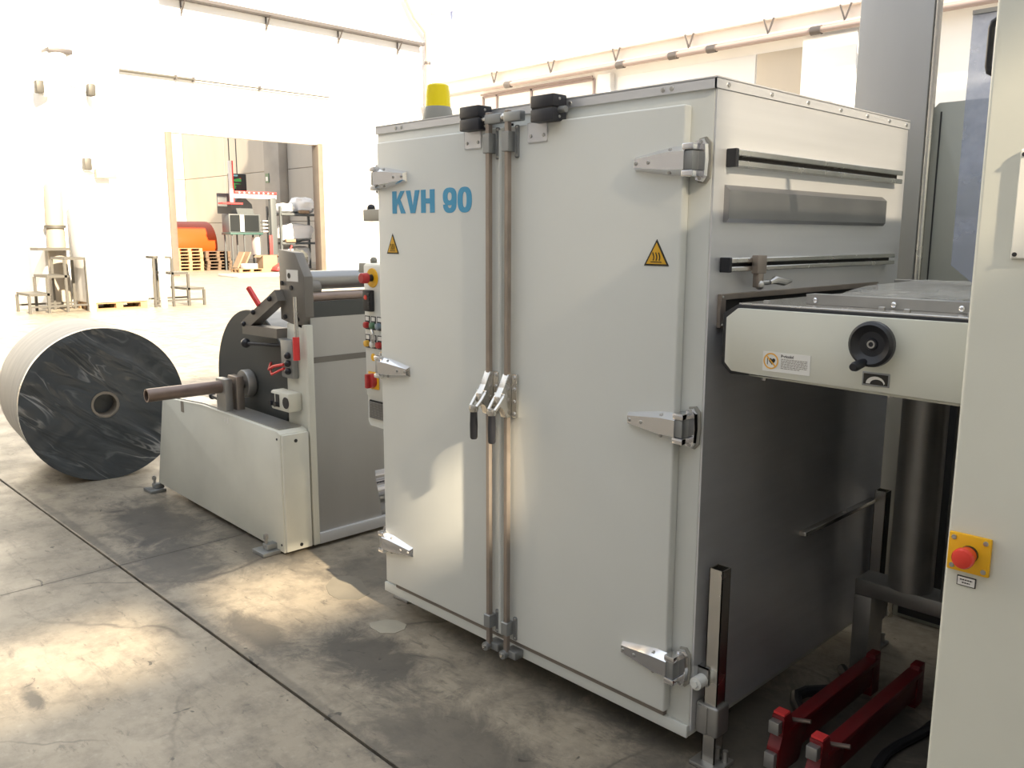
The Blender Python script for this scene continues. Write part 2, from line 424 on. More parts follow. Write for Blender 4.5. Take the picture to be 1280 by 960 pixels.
# annex walls made of concrete panels
wa = struct(MB().box(XE-0.4, XL-0.4, YF+0.06, YF+0.4, 0, 9.4).build('wall_annex', 'concrete_column'))
for (xa, xb) in [(XE, -54.2), (-54.2, -48.0), (-46.1, -40.0), (-40.0, XL-0.4)]:
    for (za, zb) in [(0, 2.42), (2.42, 5.5), (5.5, 9.3)]:
        MB().box(xa+0.02, xb-0.02, YF, YF+0.1, za+0.02, zb-0.02, 0.015, 1).build('panel', 'concrete_wall', wa)
MB().box(-47.95, -46.15, YF-0.55, YF+0.1, 0, 9.3, 0.03).build('pilaster', 'concrete_column', wa)
we = struct(MB().box(XE-0.4, XE-0.06, -2, YF+0.4, 0, 9.4).build('wall_annex_end', 'concrete_column'))
for k in range(5):
    for (za, zb) in [(0, 2.42), (2.42, 5.5), (5.5, 9.3)]:
        MB().box(XE-0.1, XE, YF-0.02-5.4*(k+1)+0.02, YF-5.4*k-0.02, za+0.02, zb-0.02, 0.015, 1).build('panel', 'concrete_wall', we)

# far wall: solid lower part, long clerestory window above
wf = struct(MB().box(XL, 6.3, YF, YF+0.4, 0, 8.78).build('wall_far', 'wall_white'))
struct(MB().box(XL, 6.3, YF, YF+0.4, 12.0, 12.6).build('wall_far_top', 'wall_white'))
n = 0
xw = XL+1.25
while xw < 5:
    x2 = min(xw+4.75, 5.9); n += 1
    fr = MB(); fr.box(xw, xw+0.10, YF+0.1, YF+0.24, 8.78, 12.0); fr.box(x2-0.10, x2, YF+0.1, YF+0.24, 8.78, 12.0)
    fr.box(xw+0.1, x2-0.1, YF+0.06, YF+0.24, 8.78, 8.92); fr.box(xw+0.1, x2-0.1, YF+0.1, YF+0.24, 11.88, 12.0)
    w = struct(fr.build('window_%d' % n, 'window_blue'))
    MB().box(xw+0.1, x2-0.1, YF+0.15, YF+0.17, 8.92, 11.88).build('pane', 'window_glass', w)
    xw += 4.75
# lower framed window, left bay
n += 1
fr = MB(); X0, X1 = -28.65, -22.1
for x in (X0, X0+0.9, -25.6, X1-0.0): fr.box(x-0.05, x+0.05, YF-0.06, YF+0.02, 5.6, 7.8)
fr.box(X0, X1, YF-0.06, YF+0.02, 7.72, 7.82); fr.box(X0, X1, YF-0.06, YF+0.02, 5.55, 5.65)
w = struct(fr.build('window_%d' % n, 'window_frame'))
for a, b in ((X0, X0+0.9), (X0+0.9, -25.6), (-25.6, X1)):
    MB().box(a+0.05, b-0.05, YF-0.03, YF-0.015, 5.65, 7.72).build('pane', 'window_glass', w)
mb = MB(); mb.box(-21.7, -21.05, YF-0.3, YF, 0, 7.85, 0.02); struct(mb.build('column_1', 'wall_white'))
mb = MB(); mb.box(-13.0, -11.2, YF-0.45, YF, 0, 7.85, 0.02); struct(mb.build('column_2', 'wall_white'))
MB().box(-20.9, -14.9, YF-0.05, YF+0.02, 3.0, 7.70, 0.01).build('panel', 'wall_white', wf)
MB().box(-14.85, -13.05, YF-0.05, YF+0.02, 3.0, 7.70, 0.01).build('panel', 'concrete_wall', wf)

# walls out of view that shade the hall: right wall with high windows, wall behind the photographer
XR, ZT = 6.0, 8.8
ops = [(-3.05, -2.25, 4.80, 5.20, 'window_glass'), (-2.0, -1.16, 4.78, 5.22, 'window_glass'), (-1.40, -1.08, 5.26, 6.20, 'sun_dark_glass'), (-1.08, 0.22, 5.26, 6.20, 'sun_dim_glass')]  # unseen openings, added where the sun must enter to throw its patches
mb = MB(); WT = 0.10
cuts = sorted({-9.3, YF+0.3} | {q for o_ in ops for q in o_[:2]})
for ya, yb in zip(cuts, cuts[1:]):
    z = 0.0
    for za, zb in sorted((o_[2], o_[3]) for o_ in ops if o_[0] <= ya+1e-6 and o_[1] >= yb-1e-6):
        mb.box(XR, XR+WT, ya, yb, z, za); z = zb
    mb.box(XR, XR+WT, ya, yb, z, ZT)
struct(mb.build('wall_right', 'wall_dim'))
for a, b, za, zb, gm in ops:
    n += 1; f = MB()
    f.box(XR+0.02, XR+0.06, a, a+0.015, za, zb); f.box(XR+0.02, XR+0.06, b-0.015, b, za, zb); f.box(XR+0.02, XR+0.06, a, b, za, za+0.015); f.box(XR+0.02, XR+0.06, a, b, zb-0.015, zb)
    w = struct(f.build('window_%d' % n, 'window_frame'))
    MB().box(XR+0.035, XR+0.042, a+0.015, b-0.015, za+0.015, zb-0.015).build('pane', gm, w)
struct(MB().box(XL, XR, -9.6, -9.3, 0, 9.5).build('wall_back', 'wall_dim'))

# ================================================================== SERVICES ON THE WALLS
t = thing('cable_tray', (XL+0.3, 18, 10.3), 'grey cable tray on brackets high along the bright left wall', 'cable tray')
MB().box(XL+0.05, XL+0.45, 12.2, 24.6, 10.38, 10.42).box(XL+0.43, XL+0.46, 12.2, 24.6, 10.38, 10.50).box(XL+0.04, XL+0.07, 12.2, 24.6, 10.38, 10.50).build('tray', 'tray_grey', t)
MB().tube([(XL+0.22, 12.2, 10.55), (XL+0.22, 24.6, 10.55)], 0.07).build('conduit', 'crane_white', t)
for y in (13.1, 16.65, 20.1, 23.3):
    m_ = MB(); m_.bar((XL+0.03, y, 9.85), (XL+0.03, y, 10.4), 0.06, 0.05); m_.bar((XL+0.03, y, 9.9), (XL+0.4, y, 10.37), 0.05, 0.04); m_.build('bracket', 'tray_grey', t)
t = thing('wall_pipe', (XL+0.12, 10.7, 7.53), 'thin grey pipe clipped along the bright left wall above the doorway', 'pipe')
MB().cyl((XL+0.12, 10.6, 7.53), (XL+0.12, 13.4, 7.53), 0.055).cyl((XL+0.12, 13.4, 7.53), (XL+0.12, 19.5, 7.53), 0.032).build('tube', 'stair_steel', t)
for y in (12.7, 13.4, 16.2): MB().box(XL, XL+0.2, y-0.03, y+0.03, 7.46, 7.62).build('clip', 'tray_grey', t)
t = thing('drain_pipe', (XL+0.3, 24.5, 9), 'bent brownish drain pipe beside the corner under the roof', 'pipe')
MB().tube([(XL+0.3, 23.6, 12.4), (XL+0.3, 23.9, 11.9), (XL+0.3, 24.1, 11.6), (XL+0.3, 24.75, 11.05), (XL+0.3, 24.85, 10.7), (XL+0.3, 24.85, 0.02)], 0.13).build('tube', 'pipe_pink', t)
for z in (9.6, 5.0): MB().pipe((XL+0.3, 24.85, z), (XL+0.3, 24.85, z+0.1), 0.17, 0.13).build('collar', 'tray_grey', t)
t = thing('crane_girder', (-20, YF-0.4, 8.2), 'pale crane runway girder along the far wall beneath the long window', 'girder')
MB().box(XL+0.5, 5.5, YF-0.55, YF-0.02, 8.12, 8.20, 0.01).box(XL+0.5, 5.5, YF-0.34, YF-0.26, 8.20, 8.62).box(XL+0.5, 5.5, YF-0.5, YF-0.1, 8.62, 8.70, 0.01).build('beam', 'girder', t)
for x in (-27.4, -24.0, -20.6, -17.3, -14.2, -11.6):
    mm = MB(); mm.bar((x, YF-0.53, 8.18), (x-0.18, YF-0.53, 8.66), 0.05, 0.04); mm.bar((x, YF-0.53, 8.18), (x+0.18, YF-0.53, 8.66), 0.05, 0.04); mm.build('bracket', 'tray_grey', t)
t = thing('sprinkler_pipe', (-20, YF-0.7, 8.0), 'long pinkish pipe with couplings under the far wall girder', 'pipe')
MB().cyl((XL+0.6, YF-0.7, 7.98), (5.4, YF-0.7, 7.98), 0.10).build('tube', 'pipe_pink', t)
for x in (-26.5, -20.4, -18.0, -16.4, -12.6): MB().cyl((x, YF-0.7, 7.98), (x+0.35, YF-0.7, 7.98), 0.135).build('coupling', 'tray_grey', t)
t = thing('wall_cable', (-25, YF-0.2, 7.6), 'dark thin rail running just below the far wall pipe', 'rail')
MB().bar((-28.7, YF-0.12, 7.86), (-22.1, YF-0.12, 7.86), 0.08, 0.07).build('rail', 'window_frame', t)

# ================================================================== OVEN
W, D, ZB, ZTOP = 1.554, 1.28, 0.09, 2.021
oven = thing('industrial_oven', (-W/2, D/2, 0), 'large cream two-door industrial oven cabinet lettered KVH 90 with steel side', 'oven')
mb = MB(); mb.box(-W+0.004, -0.002, 0.0, D, ZB, ZTOP-0.006, 0.004); mb.build('body', 'frame_paint', oven)
sp = MB().box(-0.002, 0.004, 0.002, D, ZB+0.02, ZTOP-0.028).build('side_panel', 'steel_brushed', oven)
part_label(sp, 'brushed steel side sheet')
# roof rim
rim = MB().prism([(-W, 1.994), (0.006, 1.994), (0.006, ZTOP), (-W, ZTOP)], 'y', -0.006, 0.0).box(0.0, 0.008, -0.006, D+0.004, 1.994, ZTOP).build('roof_rim', 'steel_brushed', oven)
MB().box(-W, 0.008, -0.006, D+0.004, ZTOP-0.002, ZTOP+0.004).build('roof_sheet', 'steel_brushed', oven)
for y in (0.05, 0.28, 0.5, 0.72, 0.92, 1.1, 1.25): MB().lathe((0.008, y, 2.007), (1, 0, 0), [(0.007, 0), (0.006, 0.003), (0, 0.004)], 10).build('rim_screw', 'bolt_steel', rim)
for x in (-1.42, -1.385, -1.03, -0.52, -0.17, -0.14): MB().lathe((x, -0.006, 2.007), (0, -1, 0), [(0.007, 0), (0.006, 0.003), (0, 0.004)], 10).build('rim_screw', 'bolt_steel', rim)
# sill and gasket strips at the foot of the doors
MB().box(-W, -0.002, -0.012, 0.0, ZB, ZB+0.04, 0.003).build('sill', 'frame_paint', oven)
MB().box(-W+0.09, -0.085, -0.016, 0.0, ZB+0.042, ZB+0.062).build('gasket', 'gasket', oven)
MB().box(-0.792, -0.778, -0.003, 0.002, 0.15, 1.97).build('door_gap', 'dark_slot', oven)
DZ0, DZ1, DF = 0.155, 1.957, -0.035
doors = []
for (xa, xb) in ((-1.508, -0.791), (-0.779, -0.072)):
    d = MB().box(xa, xb, DF, -0.001, DZ0, DZ1, 0.006, 3).build('door', 'door_paint', oven); doors.append(d)
dl, dr = doors
# rounded meeting stiles
for x, d in ((-0.802, dl), (-0.768, dr)):
    MB().cyl((x, DF+0.002, DZ0+0.01), (x, DF+0.002, DZ1-0.01), 0.009, n=14).build('stile_bead', 'frame_paint', d)
# lettering and warning signs
LZ, LH = 1.684, 0.084
def glyph(polys):
    m_ = MB()
    for p in polys: m_.prism([(x_, LZ + z_*LH) for x_, z_ in p], 'y', DF-0.0014, DF+0.0005)
    return m_.build('lettering', 'sign_blue', dl, smooth=10)
k0, k1 = -1.411, -1.329; st = 0.027
glyph([[(k0, 0), (k0+st, 0), (k0+st, 0.30), (k0+0.036, 0.47), (k1-0.028, 0), (k1+0.001, 0), (k0+0.050, 0.62), (k1-0.003, 1), (k1-0.030, 1), (k0+st, 0.60), (k0+st, 1), (k0, 1)]])
v0, v1 = -1.325, -1.242; vm = (v0+v1)/2
glyph([[(vm-0.014, 0), (vm+0.014, 0), (v1, 1), (v1-st, 1), (vm, 0.30), (v0+st, 1), (v0, 1)]])
h0, h1 = -1.233, -1.154
glyph([[(h0, 0), (h0+st, 0), (h0+st, 0.40), (h1-st, 0.40), (h1-st, 0), (h1, 0), (h1, 1), (h1-st, 1), (h1-st, 0.62), (h0+st, 0.62), (h0+st, 1), (h0, 1)]])
def sup(cx, cz, rx, rz, e, a): c_, s_ = math.cos(a), math.sin(a); return (cx + math.copysign(abs(c_)**e, c_)*rx, cz + math.copysign(abs(s_)**e, s_)*rz)
def ring(m_, cx, cz, rx, rz, t_, a0=0.0, a1=2*PI, n_=40, tv=0.2, dy=0.0):
    bm_ = m_.bm; vs_ = []
    for k in range(n_+1):
        a_ = a0 + (a1-a0)*k/n_
        o_, i_ = sup(cx, cz, rx, rz, 0.8, a_), sup(cx, cz, rx-t_, rz-tv, 0.8, a_)
        vs_.append([bm_.verts.new((q[0], y_, LZ + q[1]*LH)) for y_ in (DF-0.0014+dy, DF+0.0005) for q in (o_, i_)])
    for A, B in zip(vs_, vs_[1:]):
        bm_.faces.new((A[0], A[1], B[1], B[0])); bm_.faces.new((A[0], B[0], B[2], A[2])); bm_.faces.new((A[1], A[3], B[3], B[1]))
    return m_
g9, e9 = -1.106, -1.031; cx9 = (g9+e9)/2
m_ = MB(); ring(m_, cx9, 0.66, 0.0375, 0.37, 0.0255, tv=0.20)
ring(m_, cx9, 0.40, 0.0375, 0.43, 0.0255, -PI*0.96, PI*0.08, 26, tv=0.20, dy=0.0004)
m_.prism([(e9-0.0255, LZ+0.38*LH), (e9, LZ+0.38*LH), (e9, LZ+0.68*LH), (e9-0.0255, LZ+0.68*LH)], 'y', DF-0.0007, DF+0.0005)
m_.build('lettering', 'sign_blue', dl, smooth=10)
ring(MB(), (-1.024-0.950)/2, 0.50, 0.038, 0.53, 0.027, tv=0.21).build('lettering', 'sign_blue', dl, smooth=10)
def warn(x, z, w, h, parent):
    s = MB().prism([(x-w/2, z), (x+w/2, z), (x, z+h)], 'y', DF-0.0012, DF).build('warning_sign', 'sign_black', parent)
    k = 0.80
    MB().prism([(x-w/2*k, z+h*0.07), (x+w/2*k, z+h*0.07), (x, z+h*(0.07+k))], 'y', DF-0.0022, DF-0.0011).build('sign_field', 'sign_yellow', s)
    m_ = MB()
    for i in (-1, 0, 1):
        pts = [(x + i*w*0.12 + 0.006*w*8*math.sin(tt*4.2)*0.5, DF-0.0026, z + h*(0.20 + 0.30*tt)) for tt in [q/8 for q in range(9)]]
        m_.tube(pts, w*0.018, 6)
    m_.box(x-w*0.22, x+w*0.22, DF-0.003, DF-0.0021, z+h*0.13, z+h*0.16)
    m_.build('heat_symbol', 'sign_black', s)
warn(-0.152, 1.517, 0.088, 0.076, dr)
warn(-1.414, 1.53, 0.078, 0.078, dl)
# corner plates beneath the switches, with screws
for x, d in ((-0.985, dl), (-0.675, dr)):
    p = MB().box(x, x+0.088, DF-0.003, DF, 1.895, 1.958, 0.003, 1).build('switch_plate', 'steel_brushed', d)
    for sx in (0.016, 0.072): MB().lathe((x+sx, DF-0.003, 1.916), (0, -1, 0), [(0.006, 0), (0.005, 0.003), (0, 0.0035)], 10).build('screw', 'bolt_steel', p)
# door switches on the roof edge
for x in (-0.968, -0.627):
    sw = MB().box(x, x+0.098, -0.075, -0.012, 1.994, 2.032, 0.004).box(x, x+0.098, -0.075, -0.012, 1.952, 1.990, 0.004).build('door_switch', 'switch_black', oven)
    MB().box(x+0.004, x+0.094, -0.072, -0.006, 1.986, 1.998).build('seam', 'rubber', sw)
    for z in (1.965, 2.018): MB().lathe((x+0.098, -0.045, z), (1, 0, 0), [(0.005, 0), (0.004, 0.002), (0, 0.0025)], 8).build('screw', 'bolt_steel', sw)
    MB().cyl((x+0.098, -0.045, 1.985), (x+0.125, -0.045, 1.985), 0.010, n=14).build('plunger', 'zinc', sw)
# espagnolette rods with guides, cams and lever handles
for x, d in ((-0.840, dl), (-0.748, dr)):
    bolt = MB().box(x-0.009, x+0.009, -0.064, -0.046, 0.10, 2.005, 0.002, 1).build('lock_rod', 'rod_steel', d)
    for z0, z1 in ((1.865, 1.945), (0.175, 0.24)):
        g = MB().box(x-0.016, x+0.016, -0.070, DF, z0+0.008, z1-0.008, 0.002, 1).box(x+0.016, x+0.034, DF-0.004, DF, z0-0.012, z1+0.012, 0.004, 1).build('rod_guide', 'zinc', d)
        for z in (z0-0.004, z1+0.004): MB().lathe((x+0.025, DF-0.004, z), (0, -1, 0), [(0.005, 0), (0.004, 0.003), (0, 0.004)], 10).build('screw', 'bolt_steel', g)
    MB().box(x-0.012, x+0.066, -0.066, -0.040, 1.966, 1.998, 0.004).build('top_cam', 'zinc', d)
    MB().cyl((x-0.034, -0.053, 1.984), (x-0.010, -0.053, 1.984), 0.012, n=14).build('cam_roller', 'steel_bright', d)
    k = MB().cyl((x-0.004, -0.075, 0.108), (x-0.004, -0.03, 0.108), 0.016, n=16).box(x-0.012, x+0.045, -0.055, -0.012, 0.095, 0.125, 0.004).build('bottom_cam', 'zinc', d)
    MB().cyl((x-0.004, -0.082, 0.108), (x-0.004, -0.075, 0.108), 0.007, n=12).build('cam_bolt', 'steel_bright', d)
    # lever latch
    prof = [(-0.046, 1.135), (-0.062, 1.135), (-0.082, 1.090), (-0.104, 1.060), (-0.106, 1.030), (-0.084, 1.018), (-0.072, 0.985), (-0.046, 0.985)]
    lt = MB()
    lt.prism(prof, 'x', x-0.015, x+0.013, bev=0.002)
    lt.box(x+0.012, x+0.036, DF-0.012, DF, 0.985, 1.135, 0.002, 1)
    lt.build('latch_body', 'steel_bright', d)
    for z in (0.998, 1.04, 1.083, 1.124): MB().lathe((x+0.026, DF-0.012, z), (0, -1, 0), [(0.007, 0), (0.006, 0.004), (0, 0.005)], 12).build('screw', 'chrome', d)
    hd = MB()
    for sx in (-0.019, 0.019): hd.tube([(x+sx, -0.086, 1.066), (x+sx, -0.108, 1.040), (x+sx*0.8, -0.128, 1.018)], 0.0065, 10)
    hd.lathe((x, -0.128, 1.000), (0, 0, 1), [(0, 0), (0.0145, 0), (0.017, 0.010), (0.015, 0.022), (0, 0.026)], 16)
    hd.cyl((x-0.026, -0.086, 1.066), (x+0.026, -0.086, 1.066), 0.007, n=14)
    h = hd.build('handle_lever', 'steel_bright', d)
    MB().lathe((x, -0.128, 0.902), (0, 0, 1), [(0, 0), (0.010, 0.001), (0.013, 0.006), (0.014, 0.05), (0.0125, 0.10), (0, 0.10)], 16).build('grip', 'black_plastic', d)
# hinges
def hinge(x_root, z, s):
    # s=+1: leaf runs left from the frame plate (right door); s=-1 mirrored
    X = lambda a: x_root - s*a
    leaf = [(0.0, 0.040), (0.055, 0.040), (0.185, 0.019), (0.185, -0.019), (0.055, -0.040), (0.0, -0.040)]
    m_ = MB(); bm = m_.bm
    lo = [bm.verts.new((X(a), DF, z+b)) for a, b in leaf]
    hi = [bm.verts.new((X(max(a, 0.002) if a < 0.1 else a-0.006), DF-(0.026 if a < 0.1 else 0.016), z+b*0.60)) for a, b in leaf]
    bm.faces.new(lo); bm.faces.new(hi)
    for i in range(6): bm.faces.new((lo[i], lo[(i+1) % 6], hi[(i+1) % 6], hi[i]))
    o = m_.build('hinge', 'chrome', dr if s > 0 else dl, smooth=15)
    pl = [(-0.008, 0.056), (-0.030, 0.060), (-0.044, 0.045), (-0.047, 0.0), (-0.044, -0.045), (-0.030, -0.060), (-0.008, -0.056)]
    fy = -0.001
    MB().prism([(X(a), z+b) for a, b in pl], 'y', fy, fy-0.022, inset=0.004).build('frame_plate', 'chrome', o, smooth=20)
    MB().prism([(X(a*1.04-0.002), z+b*1.05) for a, b in pl], 'y', fy+0.001, fy-0.006).build('plate_gasket', 'beacon_grey', o)
    MB().box(min(X(-0.022), X(0.012)), max(X(-0.022), X(0.012)), DF-0.020, -0.01, z-0.026, z+0.026, 0.003).build('knuckle_core', 'zinc', o)
    for q in (-1, 1):
        MB().box(min(X(-0.026), X(0.010)), max(X(-0.026), X(0.010)), DF-0.024, -0.012, z+q*0.036-0.009, z+q*0.036+0.009, 0.003).build('knuckle', 'chrome', o)
    for a, b, yy_ in ((0.17, 0.0, DF-0.016), (0.125, 0.0, DF-0.019), (0.056, 0.030, DF-0.013), (0.056, -0.030, DF-0.013)):
        MB().lathe((X(a), yy_, z+b), (0, -1, 0), [(0.006, -0.004), (0.006, 0.002), (0.004, 0.004), (0, 0.004)], 10).build('screw', 'steel_dull', o)
    for q in (-1, 1): MB().lathe((X(-0.026), fy-0.02, z+q*0.048), (0, -1, 0), [(0.006, -0.004), (0.006, 0.003), (0, 0.004)], 10).build('screw', 'steel_dull', o)
for z in (1.806, 1.057, 0.315): hinge(-0.052, z, 1)
for z in (1.820, 1.074, 0.330): hinge(-1.503, z, -1)
# beacon
bc = MB().lathe((-1.355, 0.15, ZTOP+0.004), (0, 0, 1), [(0, 0), (0.062, 0), (0.064, 0.01), (0.054, 0.062), (0.048, 0.072), (0, 0.072)], 32).build('beacon_base', 'beacon_grey', oven)
MB().lathe((-1.355, 0.15, ZTOP+0.072), (0, 0, 1), [(0, 0), (0.050, 0), (0.047, 0.055), (0.043, 0.080), (0.034, 0.086), (0, 0.087)], 32).build('beacon_lens', 'lens_amber', bc)
# side: aluminium rails, cover plate, web slot
def rail(z0, z1, y0, y1):
    h = z1-z0
    r = MB().box(0.004, 0.012, y0, y1, z0, z1).box(0.012, 0.034, y0, y1, z0, z0+h*0.36, 0.002, 1).box(0.012, 0.034, y0, y1, z1-h*0.36, z1, 0.002, 1).build('rail', 'steel_bright', oven)
    MB().box(0.012, 0.014, y0, y1-0.005, z0+h*0.37, z1-h*0.37).build('rail_groove', 'dark_slot', r)
    MB().box(0.004, 0.037, y0-0.014, y0, z0-0.002, z1+0.002, 0.002, 1).build('end_cap', 'black_plastic', r)
    return r
rail(1.792, 1.838, 0.072, 1.19)
r2 = rail(1.503, 1.541, 0.062, 1.175)
cl = MB().box(0.03, 0.052, 0.175, 0.225, 1.495, 1.548, 0.003).box(0.03, 0.05, 0.185, 0.215, 1.455, 1.50, 0.003).build('clamp', 'rod_steel', r2)
MB().cyl((0.045, 0.19, 1.468), (0.045, 0.255, 1.468), 0.007).tube([(0.05, 0.25, 1.468), (0.05, 0.28, 1.474), (0.05, 0.33, 1.466), (0.05, 0.375, 1.468)], [0.006, 0.012, 0.011, 0.005]).sphere((0.045, 0.20, 1.462), 0.014, 8).build('crank_screw', 'bolt_steel', r2)
MB().prism([(0.004, 1.743), (0.022, 1.728), (0.022, 1.650), (0.014, 1.640), (0.004, 1.640)], 'y', 0.056, 1.096).build('cover_plate', 'steel_plate', oven, smooth=8)
sl = MB().box(0.004, 0.016, 0.045, 1.09, 1.423, 1.440, 0.001, 1).box(0.004, 0.016, 0.045, 1.09, 1.345, 1.362, 0.001, 1).box(0.004, 0.016, 0.045, 0.072, 1.362, 1.423, 0.001, 1).box(0.004, 0.016, 1.07, 1.09, 1.362, 1.423).build('slot_frame', 'rod_steel', oven)
MB().box(0.0035, 0.006, 0.07, 1.075, 1.36, 1.425).build('web_slot', 'dark_slot', sl)
for y in (0.056, 1.08):
    for z in (1.353, 1.432): MB().lathe((0.016, y, z), (1, 0, 0), [(0.004, 0), (0.003, 0.003), (0, 0.003)], 8).build('screw', 'bolt_steel', sl)
# legs: square tube in a clamp block over a foot
def leg(x, y, top, name='leg'):
    m_ = MB(); t_ = 0.0225; w_ = 0.003
    for (a, b, c, e) in ((x-t_, x+t_, y-t_, y-t_+w_), (x-t_, x+t_, y+t_-w_, y+t_), (x-t_, x-t_+w_, y-t_, y+t_), (x+t_-w_, x+t_, y-t_, y+t_)): m_.box(a, b, c, e, 0.015, top)
    L_ = m_.build(name, 'steel_bright', oven)
    MB().box(x-t_+0.003, x+t_-0.003, y-t_+0.003, y+t_-0.003, top-0.12, top-0.11).build('tube_shade', 'dark_slot', L_)  # near-black plug, paints the darkness inside the hollow tube
    MB().box(0.004 if x > -0.5 else x-0.03, x+0.034 if x > -0.5 else -W+0.002, y-0.034, y+0.034, 0.108, 0.205, 0.008, 3).build('clamp_block', 'steel_dull', L_)
    MB().box(min(x-0.034, x+0.002), x+0.0, y-0.038, y-0.030, 0.11, 0.20, 0.002).build('clamp_lip', 'steel_dull', L_)
    MB().box(x-0.05, x+0.05, y-0.05, y+0.05, 0.0, 0.014, 0.004).build('foot_plate', 'steel_dull', L_)
    MB().cyl((x+0.035, y+0.02, 0.014), (x+0.035, y+0.02, 0.05), 0.009, n=6).build('anchor_bolt', 'bolt_steel', L_)
leg(0.048, 0.055, 0.635); leg(0.048, 1.20, 0.635); leg(-W-0.028, 0.14, 0.27); leg(-W-0.028, 1.2, 0.27)
MB().box(0.004, 0.04, 0.025, 0.030, 0.262, 0.320).box(0.004, 0.04, 0.025, 0.09, 0.316, 0.320).build('valve_bracket', 'steel_dull', oven)
MB().cyl((0.022, 0.025, 0.28), (0.022, -0.012, 0.28), 0.020, n=18).cyl((0.022, -0.012, 0.28), (0.022, -0.02, 0.28), 0.012, n=6).build('cable_gland', 'white_plastic', oven)
MB().cyl((-W-0.018, 0.10, 0.335), (-W-0.018, 0.03, 0.335), 0.022, n=18).pipe((-W-0.018, 0.03, 0.335), (-W-0.018, 0.012, 0.335), 0.023, 0.012, n=18).build('cable_gland', 'white_plastic', oven)
MB().box(0.004, 0.03, 0.62, 1.19, 0.585, 0.60, 0.002).build('support_bar', 'steel_bright', oven)
# operator box on the oven's left flank
cb = MB().box(-1.955, -W-0.0, 0.20, 0.46, 0.855, 1.475, 0.006).prism([(-1.955, 0.86), (-1.955, 0.745), (-1.94, 0.725), (-W, 0.715), (-W, 0.86)], 'y', 0.204, 0.455).build('control_box', 'frame_paint', oven)
PY = 0.20
MB().box(-1.948, -1.60, PY-0.008, PY, 0.87, 1.468, 0.003).build('control_panel', 'frame_paint', oven)
PY -= 0.008
def disc(x, z, r, h, m_, nm='button', y=None, par=cb): return MB().lathe((x, PY if y is None else y, z), (0, -1, 0), [(0, 0), (r, 0), (r*0.96, h), (r*0.8, h*1.08), (0, h*1.08)], 22).build(nm, m_, par)
disc(-1.880, 1.413, 0.044, 0.004, 'estop_yellow', 'stop_collar'); disc(-1.880, 1.413, 0.016, 0.03, 'black_plastic', 'stop_stem'); disc(-1.880, 1.413, 0.024, 0.03, 'knob_red', 'stop_button', PY-0.03)
MB().box(-1.93, -1.868, PY-0.022, PY, 1.262, 1.358, 0.004).build('temperature_controller', 'rubber', cb)
disc(-1.905, 1.325, 0.011, 0.003, 'estop_red', 'display', PY-0.022)
for k in range(4): MB().box(-1.889, -1.874, PY-0.026, PY-0.021, 1.272+k*0.02, 1.286+k*0.02).build('key', 'black_plastic', cb)
for (x, z, m_) in ((-1.925, 1.20, 'knob_red'), (-1.878, 1.20, 'button_green'), (-1.832, 1.20, 'button_blue'), (-1.925, 1.115, 'button_amber'), (-1.878, 1.115, 'white_plastic'), (-1.832, 1.115, 'knob_red')):
    MB().box(x-0.018, x+0.018, PY-0.002, PY, z-0.022, z+0.040).build('button_plate', 'switch_black', cb)
    MB().box(x-0.013, x+0.013, PY-0.003, PY-0.0015, z+0.018, z+0.036).build('button_label', 'label_white', cb)
    disc(x, z-0.002, 0.015, 0.018, m_)
MB().tube([(-1.865, PY-0.02, 1.18), (-1.842, PY-0.03, 1.165), (-1.838, PY-0.03, 1.14), (-1.862, PY-0.02, 1.125)], 0.006).build('key_ring', 'bolt_steel', cb)
disc(-1.888, 1.052, 0.018, 0.001, 'estop_yellow', 'earth_sticker')
MB().box(-1.925, -1.845, PY-0.006, PY, 0.905, 0.985, 0.004).build('switch_plate', 'estop_yellow', cb)
disc(-1.888, 0.945, 0.034, 0.022, 'knob_red', 'main_switch', PY-0.006)
MB().box(-1.898, -1.878, PY-0.045, PY-0.024, 0.912, 0.978, 0.004).build('main_switch_grip', 'knob_red', cb)
MB().box(-1.935, -1.66, 0.198, 0.203, 0.765, 0.848).build('vent_backing', 'dark_slot', cb)
for k in range(11): MB().prism([(0.198, 0.768+k*0.0073), (0.193, 0.766+k*0.0073), (0.193, 0.7635+k*0.0073), (0.198, 0.7645+k*0.0073)], 'x', -1.935, -1.66).build('vent_slat', 'steel_dull', cb)

ab = MB().box(-2.07, -W, 0.28, 0.33, 1.665, 1.720, 0.004).build('support_arm', 'beacon_grey', oven)
MB().sphere((-2.03, 0.30, 1.725), 0.02, 8).build('arm_knob', 'black_plastic', ab)
MB().box(-2.06, -1.95, 0.24, 0.40, 1.43, 1.475, 0.004).sphere((-2.02, 0.30, 1.485), 0.018, 8).build('box_ledge', 'beacon_grey', cb)
# ================================================================== TRANSFER UNIT between oven and press
tr = thing('transfer_unit', (0.42, 0.55, 0), 'grey transfer unit with black handwheel between oven side and right cabinet', 'machine')
poly = [(0.066, 1.258), (0.088, 1.236), (0.150, 1.234), (0.765, 1.225), (0.765, 1.411), (0.100, 1.409), (0.066, 1.382)]
MB().prism(poly, 'y', -0.004, 0.012, bev=0.002).build('front_panel', 'machine_paint', tr)
MB().prism([(0.046, 1.250), (0.076, 1.224), (0.150, 1.228), (0.765, 1.229), (0.765, 1.418), (0.090, 1.418), (0.046, 1.392)], 'y', 0.012, 1.10, bev=0.003).build('body', 'rubber', tr)
MB().prism([(0.135, 1.226), (0.765, 1.217), (0.765, 1.228), (0.135, 1.236)], 'y', 0.012, 1.05).build('lower_rail', 'machine_paint', tr)
MB().box(0.09, 0.765, 0.018, 1.06, 1.417, 1.422, 0.001, 1).build('top_sheet', 'steel_bright', tr)
